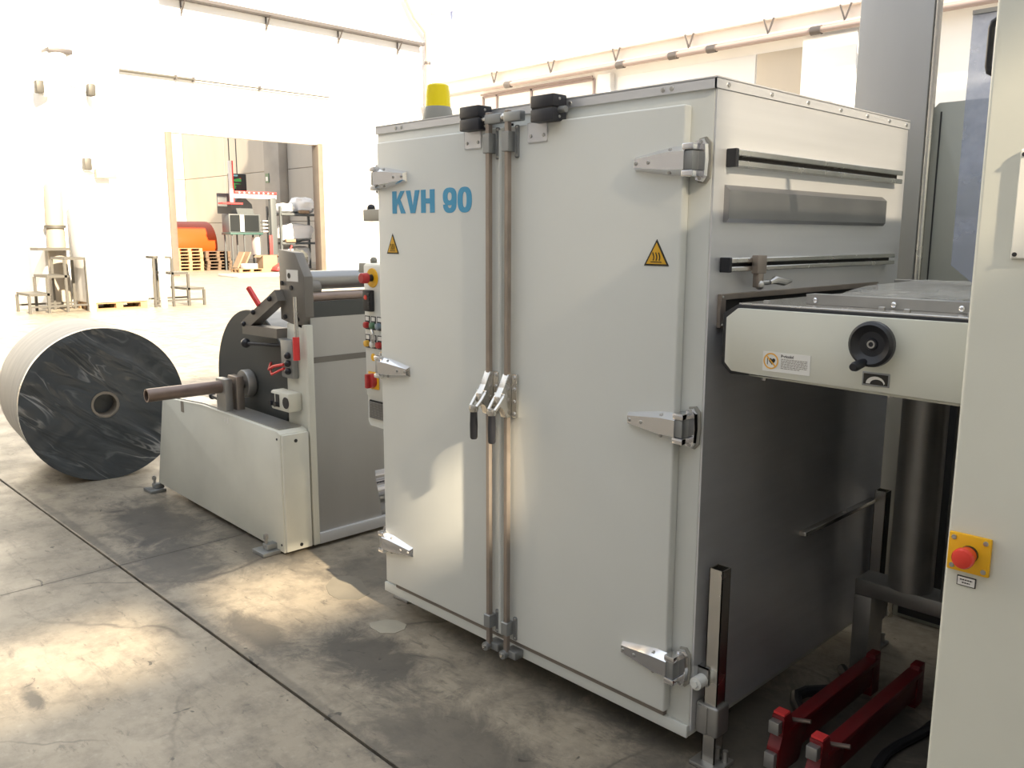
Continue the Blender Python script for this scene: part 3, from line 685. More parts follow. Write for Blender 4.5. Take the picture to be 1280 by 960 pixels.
gs = MB().box(0.235, 0.765, 0.115, 0.123, 1.421, 1.447, 0.002, 1).box(0.235, 0.765, 0.115, 0.165, 1.445, 1.449).build('guard_strip', 'steel_dull', tr)
for x in (0.262, 0.47, 0.63, 0.74): MB().lathe((x, 0.115, 1.434), (0, -1, 0), [(0.007, 0), (0.007, 0.004), (0.004, 0.006), (0, 0.006)], 12).build('screw', 'chrome', gs)
for x, y in ((0.14, 0.06), (0.45, 0.07), (0.52, 0.05), (0.66, 0.06)): MB().box(x, x+0.014, y, y+0.012, 1.421, 1.430, 0.001, 1).build('clip', 'bolt_steel', tr)
cov = MB(); bm = cov.bm
g = [[bm.verts.new((0.30+0.45*i/10, 0.17+0.85*j/10, 1.449 + 0.022*math.sin(PI*j/10) + 0.004*math.sin(3*i+j))) for j in range(11)] for i in range(11)]
for i in range(10):
    for j in range(10): bm.faces.new((g[i][j], g[i+1][j], g[i+1][j+1], g[i][j+1]))
g2 = bmesh.ops.solidify(bm, geom=list(bm.faces), thickness=0.003)
cov.build('clear_cover', 'clear_film', tr)
MB().box(0.10, 0.765, 1.02, 1.04, 1.42, 1.455, 0.002, 1).build('rear_rail', 'steel_dull', tr)
for x in (0.16, 0.505): MB().cyl((x, 0.05, 1.236), (x, 0.05, 1.212), 0.008, n=6).build('adjusting_bolt', 'bolt_steel', tr)
# handwheel
hx, hz = 0.487, 1.349
hw = MB().lathe((hx, -0.018, hz), (0, -1, 0), [(0, 0), (0.018, 0), (0.020, 0.01), (0.043, 0.014), (0.052, 0.010), (0.0555, 0.018), (0.054, 0.030), (0.047, 0.036), (0.041, 0.030), (0.030, 0.022), (0.015, 0.022), (0.013, 0.026), (0, 0.026)], 40).build('handwheel', 'black_plastic', tr)
MB().cyl((hx, 0.0, hz), (hx, -0.02, hz), 0.012).build('spindle', 'steel_dull', hw)
MB().pipe((hx, -0.043, hz), (hx, -0.046, hz), 0.0095, 0.006).build('hub_ring', 'steel_dull', hw)
MB().tube([(hx-0.012, -0.046, hz-0.044), (hx-0.014, -0.056, hz-0.046), (hx-0.017, -0.085, hz-0.051), (hx-0.018, -0.095, hz-0.052)], [0.009, 0.011, 0.012, 0.009], 14).build('crank_grip', 'black_plastic', hw)
# danger label
lab = MB().box(0.184, 0.318, -0.0052, -0.004, 1.248, 1.300).build('danger_label', 'label_white', tr)
MB().pipe((0.208, -0.0052, 1.276), (0.208, -0.0062, 1.276), 0.0215, 0.0180, 36).bar((0.194, -0.0060, 1.290), (0.222, -0.0060, 1.262), 0.001, 0.0035).build('prohibition_ring', 'label_orange', lab)
hp = [(0.211 + 0.0095*(16*math.sin(a)**3)/16, 1.276 + 0.0095*(13*math.cos(a)-5*math.cos(2*a)-2*math.cos(3*a)-math.cos(4*a))/15) for a in [2*PI*k/24 for k in range(24)]]
MB().prism(hp, 'y', -0.0052, -0.0056).box(0.197, 0.199, -0.0056, -0.0052, 1.266, 1.283).build('heart_symbol', 'sign_black', lab)
text('heading', 'Pericolo!', 0.0105, 0.236, -0.0053, 1.288, 'sign_black', lab, xs=0.95, off=0.0003, depth=0.0001)
tl = MB()
for k in range(7):
    z = 1.2825 - k*0.0040
    x = 0.237
    end = 0.311 if k < 6 else 0.290
    while x < end:
        w_ = random.uniform(0.004, 0.010); tl.box(x, min(x+w_, end), -0.0055, -0.0051, z, z+0.0017); x += w_ + 0.0016
tl.build('small_print', 'gasket', lab)
ind = MB().box(0.455, 0.522, -0.0065, -0.004, 1.243, 1.277, 0.001, 1).build('scale_plate', 'zinc', tr)
MB().box(0.459, 0.518, -0.0075, -0.006, 1.247, 1.273).build('scale_field', 'sign_black', ind)
arc_o = [(0.489 + 0.0235*math.cos(a), 1.249 + 0.0185*math.sin(a)) for a in [PI - PI*0.95*k/16 for k in range(17)]]
arc_i = [(0.4925 + 0.0165*math.cos(a), 1.249 + 0.0115*math.sin(a)) for a in [PI - PI*k/16 for k in range(17)]]
ar = MB(); bm = ar.bm
ao = [bm.verts.new((p[0], -0.0080, p[1])) for p in arc_o]; ai = [bm.verts.new((p[0], -0.0080, p[1])) for p in arc_i]
for k in range(16): bm.faces.new((ao[k], ao[k+1], ai[k+1], ai[k]))
ar.build('swell_symbol', 'label_white', ind)
# supports under the unit
MB().cyl((0.25, 1.0, 0.36), (0.25, 1.0, 1.23), 0.075, n=28).build('support_column', 'steel_dull', tr)
MB().box(0.075, 0.74, 0.94, 1.06, 0.30, 0.36, 0.006).build('cross_beam', 'steel_dull', tr)
for xa, xb in ((0.66, 0.74), (0.075, 0.14)): MB().box(xa, xb, 0.94, 1.06, 0.0, 0.30, 0.004).build('stand', 'steel_dull', tr)
MB().cyl((0.40, 1.0, 0.36), (0.40, 1.0, 1.23), 0.045, n=24).build('support_column', 'steel_dull', tr)

# ================================================================== PRESS CABINET on the right
PX, PYF, PZ = 0.777, -0.30, 2.15
pc = thing('press_cabinet', (1.6, 0.6, 0), 'tall cream machine cabinet with emergency stop filling the right edge', 'machine')
MB().box(PX, 2.5, PYF, 1.42, 0.0, PZ, 0.008, 3).build('body', 'machine_paint', pc)
MB().box(PX-0.003, PX+0.002, PYF+0.03, 1.40, 0.02, 1.20).build('bounce_blocker', 'rubber', pc)  # unseen dark sheet, added to cut light bounced into the gap
es = MB().box(0.783, 0.861, PYF-0.009, PYF-0.0005, 0.948, 1.026, 0.003).build('stop_plate', 'estop_yellow', pc)
for sx in (0.793, 0.851):
    for sz in (0.958, 1.016): MB().lathe((sx, PYF-0.009, sz), (0, -1, 0), [(0.0052, 0), (0.0045, 0.002), (0, 0.0025)], 12).box(sx-0.004, sx+0.004, PYF-0.0118, PYF-0.0112, sz-0.0007, sz+0.0007).build('screw', 'bolt_steel', es)
MB().cyl((0.823, PYF-0.009, 0.988), (0.823, PYF-0.018, 0.988), 0.017).build('stop_collar', 'black_plastic', es)
MB().lathe((0.823, PYF-0.016, 0.988), (0, -1, 0), [(0, 0), (0.0165, 0), (0.0175, 0.016), (0.0205, 0.022), (0.0205, 0.030), (0.018, 0.035), (0.012, 0.0375), (0, 0.0385)], 36).build('stop_button', 'estop_red', es)
st = MB().box(0.803, 0.838, PYF-0.002, PYF-0.0005, 0.918, 0.938).build('stop_label', 'sign_black', pc)
MB().box(0.8048, 0.8362, PYF-0.003, PYF-0.0015, 0.9198, 0.9362).build('label_field', 'label_white', st)
mm = MB()
for z, xa, xb in ((0.9300, 0.809, 0.832), (0.9240, 0.813, 0.828)):
    x = xa
    while x < xb: mm.box(x, min(x+0.0035, xb), PYF-0.0036, PYF-0.0029, z, z+0.0022); x += 0.0045
mm.build('label_print', 'sign_black', st)
np_ = MB().box(0.842, 1.10, PYF-0.006, PYF-0.0005, 1.562, 1.757, 0.002, 1).build('cover_plate', 'white_plastic', pc)
for x in (0.849, 1.09):
    for z in (1.570, 1.748): MB().cyl((x, PYF-0.006, z), (x, PYF-0.008, z), 0.004, n=12).build('screw', 'rubber', np_)
hd = MB().tube([(PX+0.001, PYF+0.05, 1.998), (PX-0.010, PYF+0.05, 2.001), (PX-0.018, PYF+0.05, 1.996), (PX-0.0205, PYF+0.05, 1.986), (PX-0.0205, PYF+0.05, 1.918), (PX-0.018, PYF+0.05, 1.908), (PX-0.010, PYF+0.05, 1.903), (PX+0.001, PYF+0.05, 1.906)], 0.0062, 12).build('grab_handle', 'black_plastic', pc)
pg = MB().prism([(0.532, 1.53), (0.585, 1.488), (PX, 1.488), (PX, 2.14), (0.532, 2.14)], 'y', 0.30, 0.306).build('plexi_guard', 'plexi', pc)
MB().box(0.532, PX, 0.296, 0.310, 2.14, 2.15).build('guard_rail', 'steel_dull', pc)

# duct and grey cabinet behind the oven
du = thing('steel_screen', (-0.15, 1.52, 0), 'tall dull steel screen panel rising behind the oven', 'screen')
MB().box(-0.31, -0.020, 1.495, 1.53, 0.0, 3.4, 0.004).build('sheet', 'steel_sheet', du)
MB().cyl((-0.008, 1.51, 0.0), (-0.008, 1.51, 3.4), 0.013).build('edge_bead', 'steel_bright', du)
gc = thing('grey_cabinet', (0.4, 1.8, 0), 'grey green machine cabinet standing behind the transfer unit', 'cabinet')
MB().prism([(-0.008, 0.0), (0.774, 0.0), (0.774, 2.115), (0.012, 2.115), (-0.008, 2.095)], 'y', 1.532, 2.2, bev=0.004).build('body', 'grey_panel', gc)
MB().box(0.02, 0.76, 1.524, 1.534, 0.02, 1.20).build('shade_sheet', 'rubber', gc)  # dark sheet that paints the shade below the transfer unit
MB().box(0.022, 0.027, 1.529, 1.533, 0.05, 2.08).build('door_seam', 'rubber', gc)
MB().tube([(-0.06+0.04*math.cos(a)-0.10, 0.95, ZTOP+0.004+0.045*math.sin(a)) for a in [PI*k/10 for k in range(11)]], 0.009).build('lifting_eye', 'steel_dull', oven)

# ================================================================== RED ROLLER ARMS AND HOSES on the floor
def red_arm(x, y0, y1, label):
    t = thing('roll_lifting_arm', (x, (y0+y1)/2, 0), label, 'lifting arm', 'red lifting arms on the floor')
    MB().box(x-0.022, x+0.022, y0+0.03, y1, 0.115, 0.135, 0.003).box(x-0.012, x+0.012, y0+0.03, y1, 0.035, 0.118, 0.002).build('beam', 'red_paint', t)
    MB().prism([(y0-0.02, 0.0), (y0+0.10, 0.0), (y0+0.14, 0.09), (y0+0.13, 0.115), (y0+0.05, 0.12), (y0+0.035, 0.185), (y0-0.012, 0.185), (y0-0.012, 0.12), (y0-0.035, 0.09), (y0-0.035, 0.03)], 'x', x-0.020, x+0.020, bev=0.004).build('end_plate', 'red_paint', t)
    MB().box(x-0.018, x+0.018, y0-0.006, y0+0.028, 0.185, 0.192).build('cap', 'red_bright', t)
    MB().box(x-0.017, x+0.017, y0-0.038, y0-0.012, 0.135, 0.175, 0.003).build('stop_block', 'steel_dull', t)
    MB().box(x-0.017, x+0.017, y0-0.055, y0-0.035, 0.03, 0.08, 0.003).build('stop_block', 'steel_dull', t)
    MB().cyl((x+0.0, y0+0.05, 0.15), (x+0.07, y0+0.06, 0.165), 0.007, n=8).build('wing_screw', 'pipe_brown', t)
    MB().prism([(y1-0.03, 0.0), (y1+0.03, 0.0), (y1+0.03, 0.15), (y1-0.02, 0.15)], 'x', x-0.016, x+0.016, bev=0.002).build('foot', 'red_paint', t)
red_arm(0.205, 0.17, 0.83, 'red steel lifting arm on the floor nearest the oven side')
red_arm(0.345, 0.13, 0.86, 'red steel lifting arm on the floor closest to the right cabinet')
def hose(pts, r, label):
    o = MB().tube(pts, r, 10).build('hose', 'hose_black', origin=pts[0]); tag(o, label, 'hose')
hose([(0.10+0.05*math.sin(k*0.9), 0.33+0.05*k, 0.021) for k in range(12)], 0.02, 'black hose winding on the floor between the oven side and red arms')
hose([(0.43+0.02*math.sin(k*0.8), 0.05+0.07*k, 0.016) for k in range(11)], 0.015, 'black hose lying straight beside the right cabinet foot')

# ================================================================== UNWINDER
uw = thing('unwinder', (-3.2, 0.6, 0), 'cream unwinding stand with slanted housing, steel guard and reel shaft', 'machine')
hs = MB().prism([(-3.985, 0.055), (-2.425, 0.012), (-2.425, 0.628), (-2.46, 0.640), (-3.30, 0.655), (-3.80, 0.628), (-3.842, 0.612)], 'y', 0.0, 0.158, bev=0.004).build('housing', 'housing_paint', uw)
MB().prism([(-3.75, 0.632), (-3.30, 0.657), (-2.47, 0.642), (-2.47, 0.646), (-3.30, 0.661), (-3.75, 0.636)], 'y', 0.02, 0.145).build('top_plate', 'steel_dull', uw)
MB().box(-2.425, -2.405, 0.004, 0.150, 0.02, 0.625, 0.004).build('end_cover', 'housing_paint', uw)
for y, z in ((0.075, 0.59), (0.085, 0.045)): MB().cyl((-2.405, y, z), (-2.402, y, z), 0.009, n=14).build('cover_hole', 'rubber', uw)
for x, z in ((-2.455, 0.60), (-2.45, 0.05)): MB().cyl((x, 0.0, z), (x, -0.003, z), 0.006, n=12).build('cover_hole', 'rubber', uw)
MB().box(-3.57, -3.535, -0.003, 0.001, 0.575, 0.640).build('tape_strip', 'duct_beige', uw)
MB().box(-3.02, -3.005, -0.0015, 0.0, 0.60, 0.628).box(-2.985, -2.97, -0.0015, 0.0, 0.598, 0.628).build('sticker', 'label_white', uw)
for x, y in ((-4.0, -0.02), (-2.53, -0.045)):
    f = MB().box(x-0.06, x+0.06, y-0.05, y+0.05, 0.0, 0.02, 0.004).box(x-0.02, x+0.03, y-0.01, y+0.05, 0.02, 0.05, 0.003).build('foot', 'zinc', uw)
    MB().cyl((x, y, 0.02), (x, y, 0.10), 0.008).cyl((x, y, 0.075), (x, y, 0.095), 0.014, n=6).cyl((x, y, 0.03), (x, y, 0.042), 0.014, n=6).build('levelling_bolt', 'steel_dull', uw)
# upright frame plate
MB().prism([(-2.62, 0.02), (-2.43, 0.02), (-2.43, 1.16), (-2.60, 1.16), (-2.62, 0.95)], 'y', 0.165, 0.20, bev=0.003).build('upright_plate', 'housing_paint', uw)
MB().box(-2.43, -2.405, 0.160, 0.195, 0.02, 1.16, 0.002).build('guard_edge', 'housing_paint', uw)
br = MB().prism([(-2.66, 1.175), (-2.46, 1.14), (-2.42, 1.20), (-2.42, 1.40), (-2.50, 1.515), (-2.66, 1.53)], 'y', 0.165, 0.215, bev=0.003).build('roller_bracket', 'bracket_grey', uw)
MB().box(-2.585, -2.475, 0.1632, 0.1655, 1.372, 1.430).build('type_plate', 'label_white', br)
MB().cyl((-2.56, 0.1632, 1.40), (-2.56, 0.162, 1.40), 0.014, n=16).build('type_plate_mark', 'sign_black', br)
for x, z in ((-2.63, 1.36), (-2.61, 1.19), (-2.49, 1.185), (-2.54, 1.34)): MB().cyl((x, 0.165, z), (x, 0.157, z), 0.012, n=12).build('screw', 'rubber', br)
# splicing arm leaning out to the left
sa = MB().bar((-2.98, 0.15, 1.12), (-2.62, 0.15, 1.30), 0.06, 0.06).bar((-2.99, 0.15, 1.10), (-2.62, 0.15, 1.105), 0.07, 0.05).build('splice_arm', 'bracket_grey', uw)
MB().bar((-2.80, 0.12, 1.24), (-2.87, 0.10, 1.33), 0.02, 0.02).build('red_lever', 'red_bright', uw)
for x, z in ((-2.97, 1.13), (-2.86, 1.20), (-2.68, 1.28)): MB().sphere((x, 0.115, z), 0.014, 8).build('knob', 'black_plastic', uw)
MB().cyl((-2.92, 0.10, 1.03), (-2.62, 0.16, 1.04), 0.009).sphere((-2.93, 0.10, 1.03), 0.026, 10).build('ball_lever', 'black_plastic', uw)
MB().box(-2.62, -2.50, 0.13, 0.166, 0.88, 1.08, 0.01).build('valve_block', 'zinc', uw)
MB().tube([(-2.58, 0.125, 0.95), (-2.68, 0.12, 0.93), (-2.78, 0.15, 0.90), (-2.85, 0.2, 0.92)], 0.008).tube([(-2.58, 0.125, 0.93), (-2.70, 0.12, 0.885), (-2.80, 0.17, 0.885)], 0.006).build('air_hose', 'red_bright', uw)
for z in (0.92, 0.96, 1.0): MB().sphere((-2.535, 0.122, z), 0.018, 8).build('valve_knob', 'black_plastic', uw)
MB().cyl((-2.46, 0.135, 1.30), (-2.46, 0.135, 1.03), 0.010).build('toggle_rod', 'steel_bright', uw)
MB().cyl((-2.455, 0.128, 1.10), (-2.455, 0.128, 0.985), 0.017).build('toggle_grip', 'red_bright', uw)
MB().box(-2.66, -2.48, 0.085, 0.165, 0.715, 0.815, 0.012).build('switch_box', 'housing_paint', uw)
for x in (-2.635, -2.585): MB().box(x-0.017, x+0.017, 0.082, 0.086, 0.735, 0.80).cyl((x, 0.085, 0.75), (x, 0.065, 0.75), 0.013).build('switch', 'black_plastic', uw)
MB().cyl((-2.505, 0.086, 0.765), (-2.505, 0.083, 0.765), 0.03, n=18).build('rosette', 'black_plastic', uw)
# steel guard sheet across the line, with round cut-out at its foot
sheet = [(0.20, 0.02), (1.15, 0.02), (1.15, 1.30), (0.20, 1.30)]
gy, gz = [], []
MB().box(-2.432, -2.424, 0.195, 0.56, 0.06, 1.275).prism([(0.56, 0.34), (1.18, 0.34), (1.18, 1.275), (0.56, 1.275)], 'x', -2.432, -2.424).prism([(0.56, 0.06), (0.60, 0.06), (0.59, 0.16), (0.57, 0.26), (0.56, 0.34)], 'x', -2.432, -2.424).build('guard_sheet', 'steel_sheet', uw)
MB().box(-2.436, -2.405, 0.195, 1.18, 0.018, 0.075, 0.003).build('guard_foot', 'steel_brushed', uw)
MB().box(-2.424, -2.4215, 0.20, 1.18, 0.965, 0.995).build('guard_stripe', 'bracket_grey', uw)
MB().box(-2.424, -2.4215, 0.20, 1.18, 1.195, 1.275).build('web_strip', 'film_grey', uw)
for z in (0.16, 0.25): MB().cyl((-2.62, 0.21, z), (-2.62, 1.25, z), 0.045, n=24).build('lower_roller', 'chrome', uw)
MB().cyl((-2.53, 0.215, 1.375), (-2.53, 1.25, 1.375), 0.048, n=28).build('guide_roller', 'roller_grey', uw)
MB().cyl((-2.47, 0.215, 1.29), (-2.47, 1.25, 1.29), 0.030, n=24).build('guide_roller', 'pipe_brown', uw)
MB().cyl((-2.50, 0.205, 1.335), (-2.50, 0.285, 1.335), 0.045, n=16).build('bearing', 'bracket_grey', uw)
MB().prism([(-2.66, 0.02), (-2.43, 0.02), (-2.42, 1.40), (-2.66, 1.50)], 'y', 1.25, 1.29, bev=0.003).build('rear_plate', 'housing_paint', uw)
MB().prism([(-3.985, 0.02), (-2.425, 0.02), (-2.425, 0.63), (-3.842, 0.62)], 'y', 1.30, 1.45, bev=0.008).build('rear_housing', 'housing_paint', uw)
MB().box(-3.95, -2.45, 0.158, 1.30, 0.03, 0.10, 0.004).build('base_pan', 'steel_dull', uw)
for z in (0.99, 0.90): MB().cyl((-2.72, 0.215, z), (-2.72, 1.25, z), 0.028, n=20).build('dancer_roller', 'steel_bright', uw)
# shaft and bearings
sx, sz = -3.08, 0.785
MB().pipe((sx, -0.385, sz), (sx, 0.03, sz), 0.035, 0.027, 32).build('shaft_tube', 'pipe_brown', uw)
MB().cyl((sx, 0.03, sz), (sx, 1.35, sz), 0.026, n=24).build('shaft', 'rod_steel', uw)
MB().box(sx-0.055, sx+0.055, 0.015, 0.060, 0.645, sz+0.045, 0.006).build('bearing_block', 'steel_dull', uw)
MB().box(sx-0.035, sx+0.07, 0.075, 0.120, 0.645, sz+0.055, 0.006).build('bearing_block', 'rod_steel', uw)
MB().box(sx-0.035, sx+0.05, 1.31, 1.42, 0.60, sz+0.055, 0.006).build('bearing_block', 'rod_steel', uw)
MB().cyl((sx-0.08, 0.05, 0.70), (sx-0.20, 0.06, 0.70), 0.012, n=10).sphere((sx-0.20, 0.06, 0.70), 0.02, 8).build('clamp_lever', 'black_plastic', uw)
MB().lathe((sx, 0.145, sz), (0, 1, 0), [(0.030, 0), (0.075, 0), (0.078, 0.006), (0.078, 0.045), (0.07, 0.055), (0.030, 0.055)], 36, closed=True).build('core_chuck', 'steel_dull', uw)
fr_ = thing('film_reel', (sx, 0.6, sz), 'dark grey film reel mounted on the unwinder shaft', 'film reel')
MB().lathe((sx, 0.205, sz), (0, 1, 0), [(0.05, 0), (0.402, 0), (0.407, 0.004), (0.407, 0.80), (0.05, 0.80)], 72, closed=True).build('film_body', 'roll_side', fr_)  # pale side: sunlight on the reel put into its colour
MB().lathe((sx, 0.2015, sz), (0, 1, 0), [(0.05, 0), (0.404, 0), (0.408, 0.003), (0.408, 0.010), (0.05, 0.010)], 72, closed=True).build('end_face', 'film_grey', fr_)
MB().pipe((sx, 0.200, sz), (sx, 1.01, sz), 0.050, 0.030, 32).build('core', 'core_tube', fr_)

# ================================================================== BIG WRAPPED ROLL
th = 3.03; ax = Vector((math.cos(th), math.sin(th), 0)); C0 = Vector((-4.485, -0.118, 0.502)); RR = 0.5; LL = 0.86
br_ = thing('wrapped_roll', (C0.x, C0.y, 0), 'large plastic wrapped dark film roll lying on the floor at left', 'film roll')
tside = Vector((-ax.y, ax.x, 0))
MB().lathe(C0, ax, [(0.085, 0.02), (RR-0.02, 0.02), (RR-0.004, 0.03), (RR, 0.05), (RR, LL-0.02), (RR-0.02, LL), (0.085, LL)], 96, closed=True).build('film_body', 'roll_side', br_)
w_ = MB(); bm = w_.bm; NR, NA = 22, 120
rings = []
for i in range(NR+1):
    r = 0.088 + (RR+0.003-0.088)*i/NR
    ring = []
    for k in range(NA):
        a = 2*PI*k/NA
        p = C0 + (tside*math.cos(a) + Vector((0, 0, 1))*math.sin(a))*r
        q = Vector((math.cos(a)*r*2.2+math.sin(a)*r*2.2, (math.sin(a)*r-math.cos(a)*r)*9, 1.7))
        f = noise.noise(q*0.7) * 0.022 + noise.noise(Vector((a*5, r*3, 4))) * 0.012 * (r/RR)**2
        edge = min(1, (RR-r)/0.05+0.15) if i < NR else 0.1
        ring.append(bm.verts.new(p - ax*(0.004 + max(-0.010, f)*edge)))
    rings.append(ring)
ring = []
for k in range(NA):   # film folded over the rim
    a = 2*PI*k/NA
    ring.append(bm.verts.new(C0 + (tside*math.cos(a) + Vector((0, 0, 1))*math.sin(a))*(RR+0.002) + ax*(0.045+0.02*noise.noise(Vector((math.cos(a)*3, math.sin(a)*3, 9))))))
rings.append(ring)
for A, B in zip(rings, rings[1:]):
    for k in range(NA): bm.faces.new((A[k], A[(k+1) % NA], B[(k+1) % NA], B[k]))
w_.build('wrap_film', 'wrap_film', br_, smooth=60)
MB().pipe(C0 - ax*0.006, C0 + ax*(LL+0.004), 0.086, 0.071, 40).build('core_tube', 'core_tube', br_)
MB().lathe(C0 + ax*0.10, ax, [(0, 0), (0.071, 0), (0.071, 0.01), (0, 0.01)], 30).build('core_plug', 'wrap_film', br_)

# ================================================================== SCRAPS ON THE FLOOR
def scrap(pts, z, name, m, label, cat):
    cx = sum(p[0] for p in pts)/len(pts); cy = sum(p[1] for p in pts)/len(pts)
    tag(MB().prism(pts, 'z', 0.0, z).build(name, m, origin=(cx, cy, 0)), label, cat)
scrap([(-1.49, -0.14), (-1.45, -0.16), (-1.38, -0.16), (-1.34, -0.12), (-1.34, -0.07), (-1.37, -0.035), (-1.43, -0.04), (-1.47, -0.07)], 0.002, 'paper_scrap', 'paper', 'small torn paper scrap on the floor before the oven', 'paper')
scrap([(-2.02, 0.02), (-1.95, -0.06), (-1.86, -0.10), (-1.78, -0.10), (-1.72, -0.04), (-1.74, 0.04), (-1.80, 0.06), (-1.90, 0.10), (-1.98, 0.09)], 0.0015, 'film_scrap', 'film_scrap', 'thin ragged film scrap on the floor by the oven corner', 'film')

# ================================================================== MACHINE WITH STAIRS at the left wall
def pallet(x, y, z, m, label, group, parts=True, rot=False):
    # 1.2 along Y, 0.8 along X
    t = thing('pallet', (x, y, z), label, 'pallet', group)
    for i in range(5): MB().box(x-0.4+i*0.165, x-0.4+i*0.165+0.14, y-0.6, y+0.6, z+0.122, z+0.144).build('deck_board', m, t)
    for i in range(3): MB().box(x-0.4, x+0.4, y-0.6+i*0.5275, y-0.6+i*0.5275+0.145, z+0.100, z+0.122).build('stringer', m, t)
    for i in range(3):
        for j in range(3): MB().box(x-0.4+j*0.33, x-0.4+j*0.33+0.14, y-0.6+i*0.5275, y-0.6+i*0.5275+0.145, z+0.022, z+0.100).build('block', m, t)
    for j in range(3): MB().box(x-0.4+j*0.33, x-0.4+j*0.33+0.14, y-0.6, y+0.6, z, z+0.022).build('bottom_board', m, t)
    return t
def restack(src, x, y, z, label):
    c = copy_tree(src, (x, y, z)); c['label'] = label; return c
p0 = pallet(-18.6, 4.95, 0.0, 'pallet_wood', 'wooden pallet under the white wrapped block between the steel steps', 'pale pallets')
wb = thing('white_block', (-18.6, 4.95, 0.145), 'tall white wrapped block standing on a pallet between the steps', 'wrapped load')
MB().box(-19.05, -18.15, 4.32, 5.58, 0.147, 2.45, 0.05, 3).build('wrapped_load', 'bag_white', wb)
MB().box(-19.0, -18.2, 4.36, 5.54, 2.44, 2.50, 0.02).build('top_sheet', 'label_white', wb)
tw = thing('dosing_tower', (-20.2, 4.6, 0), 'tall white dosing tower with beige duct elbow behind the white block', 'machine')
MB().box(-20.8, -19.5, 3.9, 5.4, 0.0, 3.0, 0.03).build('body', 'wall_white', tw)
MB().lathe((-20.15, 4.65, 3.0), (0, 0, 1), [(0, 0), (0.65, 0), (0.70, 0.4), (0.70, 1.7), (0.25, 2.2), (0.25, 2.55), (0, 2.55)], 28).build('hopper', 'wall_white', tw)
MB().box(-20.4, -19.9, 4.45, 4.95, 5.55, 5.65, 0.01).build('cap', 'tray_grey', tw)
MB().tube([(-19.5, 4.15, 4.55), (-19.45, 4.15, 4.7), (-19.45, 4.3, 4.95), (-19.45, 4.6, 5.0), (-19.45, 4.9, 4.8), (-19.45, 4.95, 3.0)], 0.10).build('pipe', 'wall_white', tw)
for y, z in ((4.05, 4.7), (5.10, 4.75), (4.9, 3.15)): MB().box(-19.5, -19.3, y-0.08, y+0.08, z-0.13, z+0.13, 0.03).build('valve', 'stair_steel', tw)
MB().box(-19.45, -19.3, 5.05, 5.5, 2.85, 3.05, 0.02).build('bracket', 'duct_beige', tw)
MB().tube([(-19.6, 4.15, 2.62), (-19.4, 4.15, 2.58), (-19.3, 4.12, 2.4), (-19.3, 4.1, 1.8), (-19.3, 4.1, 1.0), (-19.3, 4.1, 0.3), (-19.3, 4.1, 0.0)], [0.16, 0.17, 0.18, 0.18, 0.19, 0.21, 0.22], 20).build('duct', 'duct_beige', tw)
MB().pipe((-19.3, 4.1, 1.74), (-19.3, 4.1, 1.80), 0.22, 0.18).build('flange', 'stair_steel', tw)
MB().box(-19.5, -18.93, 3.62, 4.25, 1.26, 1.32).build('shelf', 'stair_steel', tw)
def steps(y0, s, label):
    # three steps rising away along s, 0.9 deep in X
    t = thing('steel_steps', (-18.45, y0+s*0.6, 0), label, 'steps', 'steel steps at the white machine')
    xa, xb = -18.9, -18.0
    for k in range(3):
        z = 0.36*(k+1) + 0.05; ya, yb = y0+s*(0.36*k), y0+s*(0.36*k+0.41)
        MB().box(xa, xb, min(ya, yb), max(ya, yb), z-0.05, z).build('tread', 'stair_steel', t)
        for x in (xa+0.025, xb-0.025):
            for y in ((ya, yb) if k == 2 else (ya,)): MB().box(x-0.025, x+0.025, y-0.025, y+0.025, 0, z-0.05).build('leg', 'stair_steel', t)
    for x in (xa+0.025, xb-0.025): MB().bar((x, y0, 0.14), (x, y0+s*1.13, 0.14), 0.04, 0.04).build('rail', 'stair_steel', t)
    return t
steps(3.12, 1, 'grey steel three-tread steps left of the white wrapped block')
steps(6.80, -1, 'grey steel three-tread steps right of the white wrapped block')
tag(MB().box(-17.94, -17.84, 4.22, 4.34, 0, 1.2, 0.01).build('guard_post', 'label_white', origin=(-17.89, 4.28, 0)), 'short white guard post by the left steps', 'post', 'white guard posts')
tag(MB().box(-17.94, -17.84, 5.74, 5.86, 0, 1.3, 0.01).build('guard_post', 'label_white', origin=(-17.89, 5.80, 0)), 'short white guard post by the right steps', 'post', 'white guard posts')
so = thing('wall_socket_box', (XL+0.05, 7.6, 1.8), 'pale socket box with two round outlets on the left wall', 'socket box')
MB().box(XL, XL+0.12, 7.25, 8.0, 1.3, 2.15, 0.03).build('case', 'wall_white', so)
for y in (7.45, 7.8): MB().cyl((XL+0.12, y, 1.85), (XL+0.16, y, 1.85), 0.09).build('outlet', 'bracket_grey', so)
MB().box(XL+0.12, XL+0.2, 7.3, 7.95, 1.36, 1.48, 0.02).build('plug_strip', 'duct_beige', so)

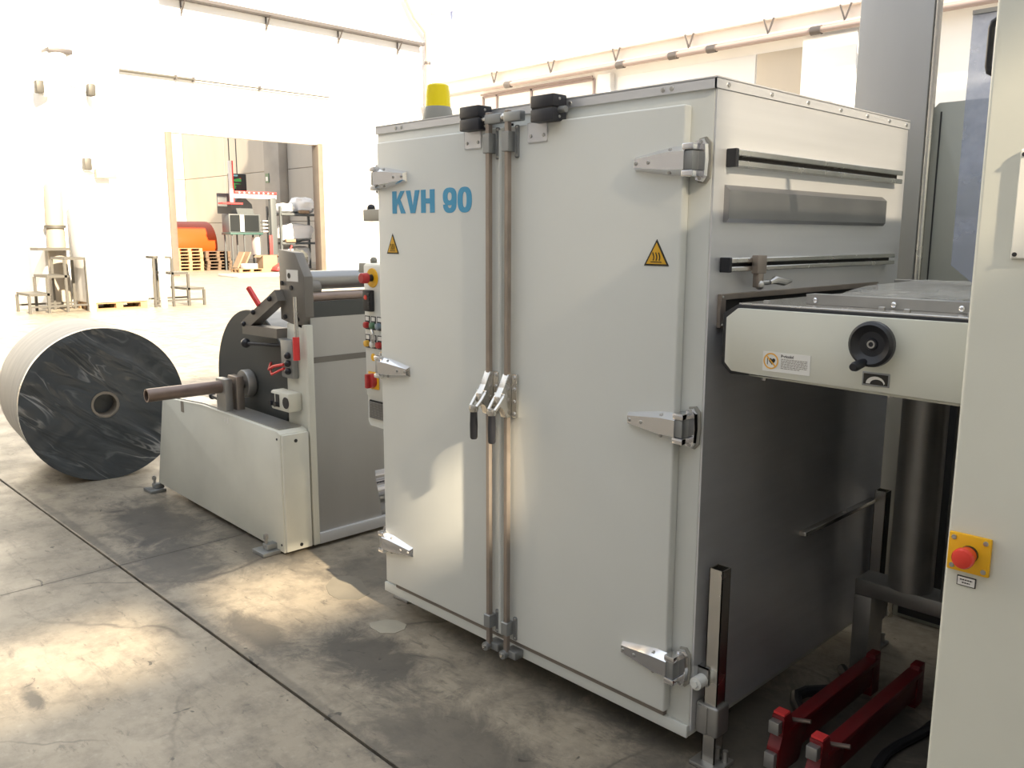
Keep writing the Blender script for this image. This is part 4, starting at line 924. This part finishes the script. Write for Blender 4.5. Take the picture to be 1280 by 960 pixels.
# ================================================================== ANNEX behind the doorway
for k in range(4):
    if k == 0: pa = pallet(-37.2, 14.86, 0.0, 'pallet_wood', 'pale wooden pallet, lowest in the left stack beyond the doorway', 'pale pallets stacked beyond the doorway')
    else: restack(pa, -37.2 + random.uniform(-.03, .03), 14.86 + random.uniform(-.03, .03), 0.29*k*1.0, ['', 'pale wooden pallet, second from below in the left stack beyond the doorway', 'pale wooden pallet, third from below in the left stack beyond the doorway', 'pale wooden pallet on top of the left stack beyond the doorway'][k])
for k in range(1, 4):   # inverted partner pallets fill the height between, seen as one tight stack
    restack(pa, -37.2, 14.86, 0.29*k - 0.145, 'pale wooden pallet nested %s in the left stack beyond the doorway' % ['low', 'midway', 'near the top'][k-1])
for k in range(6):
    words = ['lowest', 'second from below', 'third from below', 'fourth from below', 'fifth from below', 'topmost']
    lb = 'dark weathered pallet, %s in the right stack beyond the doorway' % words[k]
    if k == 0: pb = pallet(-37.2, 16.22, 0.0, 'pallet_old', lb, 'dark pallets stacked beyond the doorway')
    else: restack(pb, -37.2 + random.uniform(-.03, .03), 16.22 + random.uniform(-.05, .05), 0.145*k, lb)
pallet(-34.35, 16.35, 0.0, 'pallet_wood', 'single pale pallet lying flat before the dark stack', 'single pallet')
orl = thing('orange_roll', (-39.0, 15.5, 0), 'big orange film roll behind the pallet stacks beyond the doorway', 'film roll')
MB().lathe((-39.0, 14.35, 1.12), (0, 1, 0), [(0.1, 0), (1.1, 0), (1.12, 0.03), (1.12, 2.3), (1.1, 2.35), (0.1, 2.35)], 64, closed=True).build('film', 'orange_film', orl)
MB().pipe((-39.0, 14.33, 1.12), (-39.0, 16.72, 1.12), 0.1, 0.07).build('core', 'cardboard', orl)
# jib manipulator
jc = thing('jib_crane', (-35.5, 18.0, 0), 'grey jib crane with red and white arm beyond the doorway', 'crane')
MB().box(-35.62, -35.38, 17.92, 18.2, 0.05, 3.3, 0.02).box(-35.9, -35.1, 17.75, 18.25, 0.0, 0.05).build('post', 'rack_grey', jc)
MB().box(-35.6, -35.4, 16.15, 18.24, 3.24, 3.42, 0.01).build('arm', 'crane_white', jc)
a_ = MB().box(-35.62, -35.38, 16.2, 18.24, 3.42, 3.55, 0.01).build('arm_stripe', 'red_bright', jc)
for k in range(8): MB().cyl((-35.38, 16.40+k*0.235, 3.485), (-35.36, 16.40+k*0.235, 3.485), 0.035, n=10).build('arm_hole', 'label_white', a_)
MB().box(-35.6, -35.45, 16.02, 16.14, 3.05, 4.85, 0.01).build('mast', 'crane_white', jc)
MB().box(-35.6, -35.44, 16.14, 16.19, 3.05, 4.85).build('mast_stripe', 'red_bright', jc)
MB().box(-35.75, -35.3, 15.55, 16.5, 2.96, 3.03).build('lift_plate', 'red_bright', jc)
MB().box(-35.36, -35.3, 17.76, 17.9, 0.35, 1.6, 0.01).build('red_cylinder', 'red_bright', jc)
for x, y in ((-35.55, 16.08), (-36.2, 16.75)):
    tag(MB().cyl((x, y, 4.35 if y > 16.2 else 4.86), (x, y, 9.4), 0.025, n=8).build('hanging_cable', 'rack_grey', origin=(x, y, 4.3)), 'dark cable hanging down %s' % ('to the red tipped crane mast' if y < 16.2 else 'to the coloured display board'), 'cable')
db = thing('display_board', (-36.2, 16.5, 3.5), 'dark display board with coloured rows hanging above the crane arm', 'display')
MB().box(-36.3, -36.1, 16.22, 17.05, 3.45, 4.35, 0.03).build('case', 'screen_dark', db)
MB().box(-36.1, -36.085, 16.28, 16.78, 3.5, 4.3).build('screen', 'andon_display', db)
# machine bench
bn = thing('control_desk', (-36, 16.5, 0), 'grey steel desk on thin legs beyond the doorway', 'desk')
MB().box(-36.4, -35.5, 15.75, 17.35, 1.62, 1.72, 0.01).build('desk_top', 'dark_green', bn)
for x in (-36.3, -35.6):
    for y in (15.85, 16.45, 17.25): MB().box(x-0.03, x+0.03, y-0.03, y+0.03, 0, 1.62).build('leg', 'rack_grey', bn)
MB().box(-36.1, -35.6, 17.05, 17.25, 0.7, 1.5, 0.02).build('shelf_box', 'crane_white', bn)
cp = thing('grey_enclosure', (-35.9, 16.5, 1.72), 'dark glazed machine enclosure standing on the steel desk', 'enclosure')
MB().box(-36.3, -35.6, 15.75, 17.3, 1.725, 2.55, 0.02).build('case', 'rack_grey', cp)
MB().box(-35.6, -35.57, 16.5, 17.2, 1.78, 2.5).box(-35.6, -35.57, 15.8, 16.25, 1.78, 2.5).build('dark_window', 'screen_dark', cp)
MB().box(-35.6, -35.56, 16.28, 16.46, 1.76, 2.52).build('white_strip', 'label_white', cp)
MB().prism([(16.0, 2.55), (17.1, 2.55), (17.0, 3.0), (16.7, 3.28), (16.35, 3.28), (16.0, 2.9)], 'x', -36.2, -35.8).build('hood', 'rack_grey', cp)
MB().box(-35.78, -35.70, 15.30, 15.95, 2.55, 3.45, 0.01).box(-35.9, -35.78, 15.8, 16.1, 2.55, 2.7).build('side_screen', 'rack_grey', cp)
sh = thing('drawer_rack', (-35.7, 17.5, 1.72), 'small pale wire rack right of the dark enclosure', 'rack')
for k in range(4): MB().box(-35.9, -35.5, 17.33, 17.72, 1.75+k*0.16, 1.80+k*0.16).build('shelf', 'crane_white', sh)
for y in (17.34, 17.71): MB().box(-35.9, -35.87, y-0.015, y+0.015, 1.72, 2.3).box(-35.53, -35.5, y-0.015, y+0.015, 1.72, 2.3).build('upright', 'rack_grey', sh)
# shelving with white bags
rk = thing('shelf_rack', (-36, 19.4, 0), 'grey shelf rack loaded with white bags beside the doorway edge', 'shelf')
for x in (-36.6, -35.4):
    for y in (18.30, 20.5): MB().box(x-0.05, x+0.05, y-0.05, y+0.05, 0, 2.95).build('upright', 'rack_grey', rk)
for z in (1.28, 2.62):
    MB().box(-36.7, -35.3, 18.3, 20.55, z-0.1, z, 0.01).build('shelf', 'rack_grey', rk)
for (y, z, ry, rz, lb) in ((19.85, 3.02, 0.52, 0.40, 'high on the right end of the upper shelf'), (18.88, 2.86, 0.40, 0.24, 'drooping off the left end of the upper shelf'), (19.4, 1.72, 0.88, 0.44, 'filling the lower shelf'), (19.35, 0.55, 0.75, 0.55, 'standing on the floor under the rack')):
    m_ = MB(); m_.sphere((0, 0, 0), 1.0, 14)
    for v in m_.bm.verts:
        c = v.co; f = 1 + 0.18*noise.noise(c*2.3+Vector((y, z, 0)))
        sg = lambda q, e: math.copysign(abs(q)**e, q)
        v.co = Vector((-36.12 + sg(c.x, 0.7)*0.6*f, y + sg(c.y, 0.7)*ry*f, z + sg(c.z, 0.75)*rz*f))
        v.co.z = max(v.co.z, z - rz + 0.005)
    tag(m_.build('white_bag', 'bag_white', origin=(-36.12, y, z-rz)), 'white plastic bag ' + lb, 'bag', 'white bags on the rack')
for (y, z, lb) in ((18.72, 1.285, 'lower'), (19.5, 2.625, 'upper')):
    tag(MB().box(-35.42, -35.22, y-0.25, y+0.25, z, z+0.14, 0.01).build('carton', 'cardboard', origin=(-35.3, y, z)), 'small brown carton at the front of the %s rack shelf' % lb, 'carton')
bx = thing('cardboard_box', (-35.2, 17.25, 0), 'open brown cardboard box on the floor beneath the crane', 'box')
MB().box(-35.5, -34.9, 16.95, 17.65, 0.0, 0.72).build('body', 'cardboard', bx)
for y0, y1 in ((16.95, 16.8), (17.65, 17.8)): MB().bar((-35.2, y0, 0.73), (-35.2, y1, 0.62), 0.6, 0.01).build('flap', 'cardboard', bx)
for k, (y, lb) in enumerate(((16.55, 'left'), (16.85, 'right'))):
    tag(MB().bar((-35.3, y-0.3, 0.15), (-35.3, y+0.05, 0.85), 0.5, 0.06).build('cardboard_sheet', 'cardboard', origin=(-35.3, y, 0.1)), '%s tilted brown cardboard sheet left of the open box' % lb, 'cardboard')
tag(MB().box(-34.6, -34.1, 16.15, 16.7, 0.146, 0.36, 0.01).build('white_carton', 'label_white', origin=(-34.35, 16.4, 0.146)), 'low white carton on the single pallet', 'carton')
rj = thing('pallet_jack', (-34.6, 17.6, 0), 'red pallet jack with upright handle beneath the crane', 'pallet jack')
MB().prism([(17.3, 0.05), (17.95, 0.05), (17.95, 0.45), (17.8, 0.45), (17.35, 0.2)], 'x', -34.9, -34.4, bev=0.02).build('chassis', 'red_bright', rj)
MB().tube([(-34.6, 17.9, 0.4), (-34.6, 18.1, 0.9), (-34.6, 18.2, 1.15)], 0.035).build('handle', 'red_bright', rj)
for y in (17.42, 17.84): MB().cyl((-34.75, y, 0.08), (-34.55, y, 0.08), 0.08).build('wheel', 'rubber', rj)
gb = MB(); gb.sphere((0, 0, 0), 1, 12)
for v in gb.bm.verts:
    c = v.co; f = 1+0.25*noise.noise(c*2.2); v.co = Vector((-34.3+c.x*0.4*f, 18.35+c.y*0.42*f, max(0.001, 0.48+c.z*0.5*f)))
tag(gb.build('rubbish_sack', 'film_grey', origin=(-34.3, 18.35, 0)), 'shiny dark rubbish sack on the floor before the rack', 'sack')
tag(MB().box(-31.3, -29.6, 13.5, 16.2, 0.005, 0.09, 0.01).build('floor_plate', 'plate_grey', origin=(-30.4, 14.9, 0.005)), 'flat grey steel plate on the floor before the doorway', 'plate')
ex = thing('exit_sign', (-47.2, YF-0.56, 5.0), 'small green exit sign on the annex pilaster', 'sign')
MB().box(-47.75, -47.35, YF-0.60, YF-0.555, 4.75, 5.3).build('plate', 'button_green', ex)
MB().box(-47.68, -47.42, YF-0.61, YF-0.60, 4.85, 5.1).build('pictogram', 'label_white', ex)

# fine placement of the annex furniture
for o, dx, dy in ((bn, -0.3, 0.60), (cp, -0.3, 0.60), (sh, -0.3, 0.60), (jc, 0.0, 0.25), (rk, 0.0, 0.35), (db, 0.0, 0.35), (bx, 0.75, 0.05), (rj, 0.9, 0.0)): o.location.x += dx; o.location.y += dy
for o in list(COL.objects):
    if o.parent is None and (o.name.startswith('white_bag') or o.name.startswith('carton')): o.location.y += 0.35
    if o.parent is None and o.name.startswith('hanging_cable'): o.location.y += 0.25
    if o.parent is None and o.name.startswith('rubbish_sack'): o.location.y += 0.35; o.location.x += 0.3
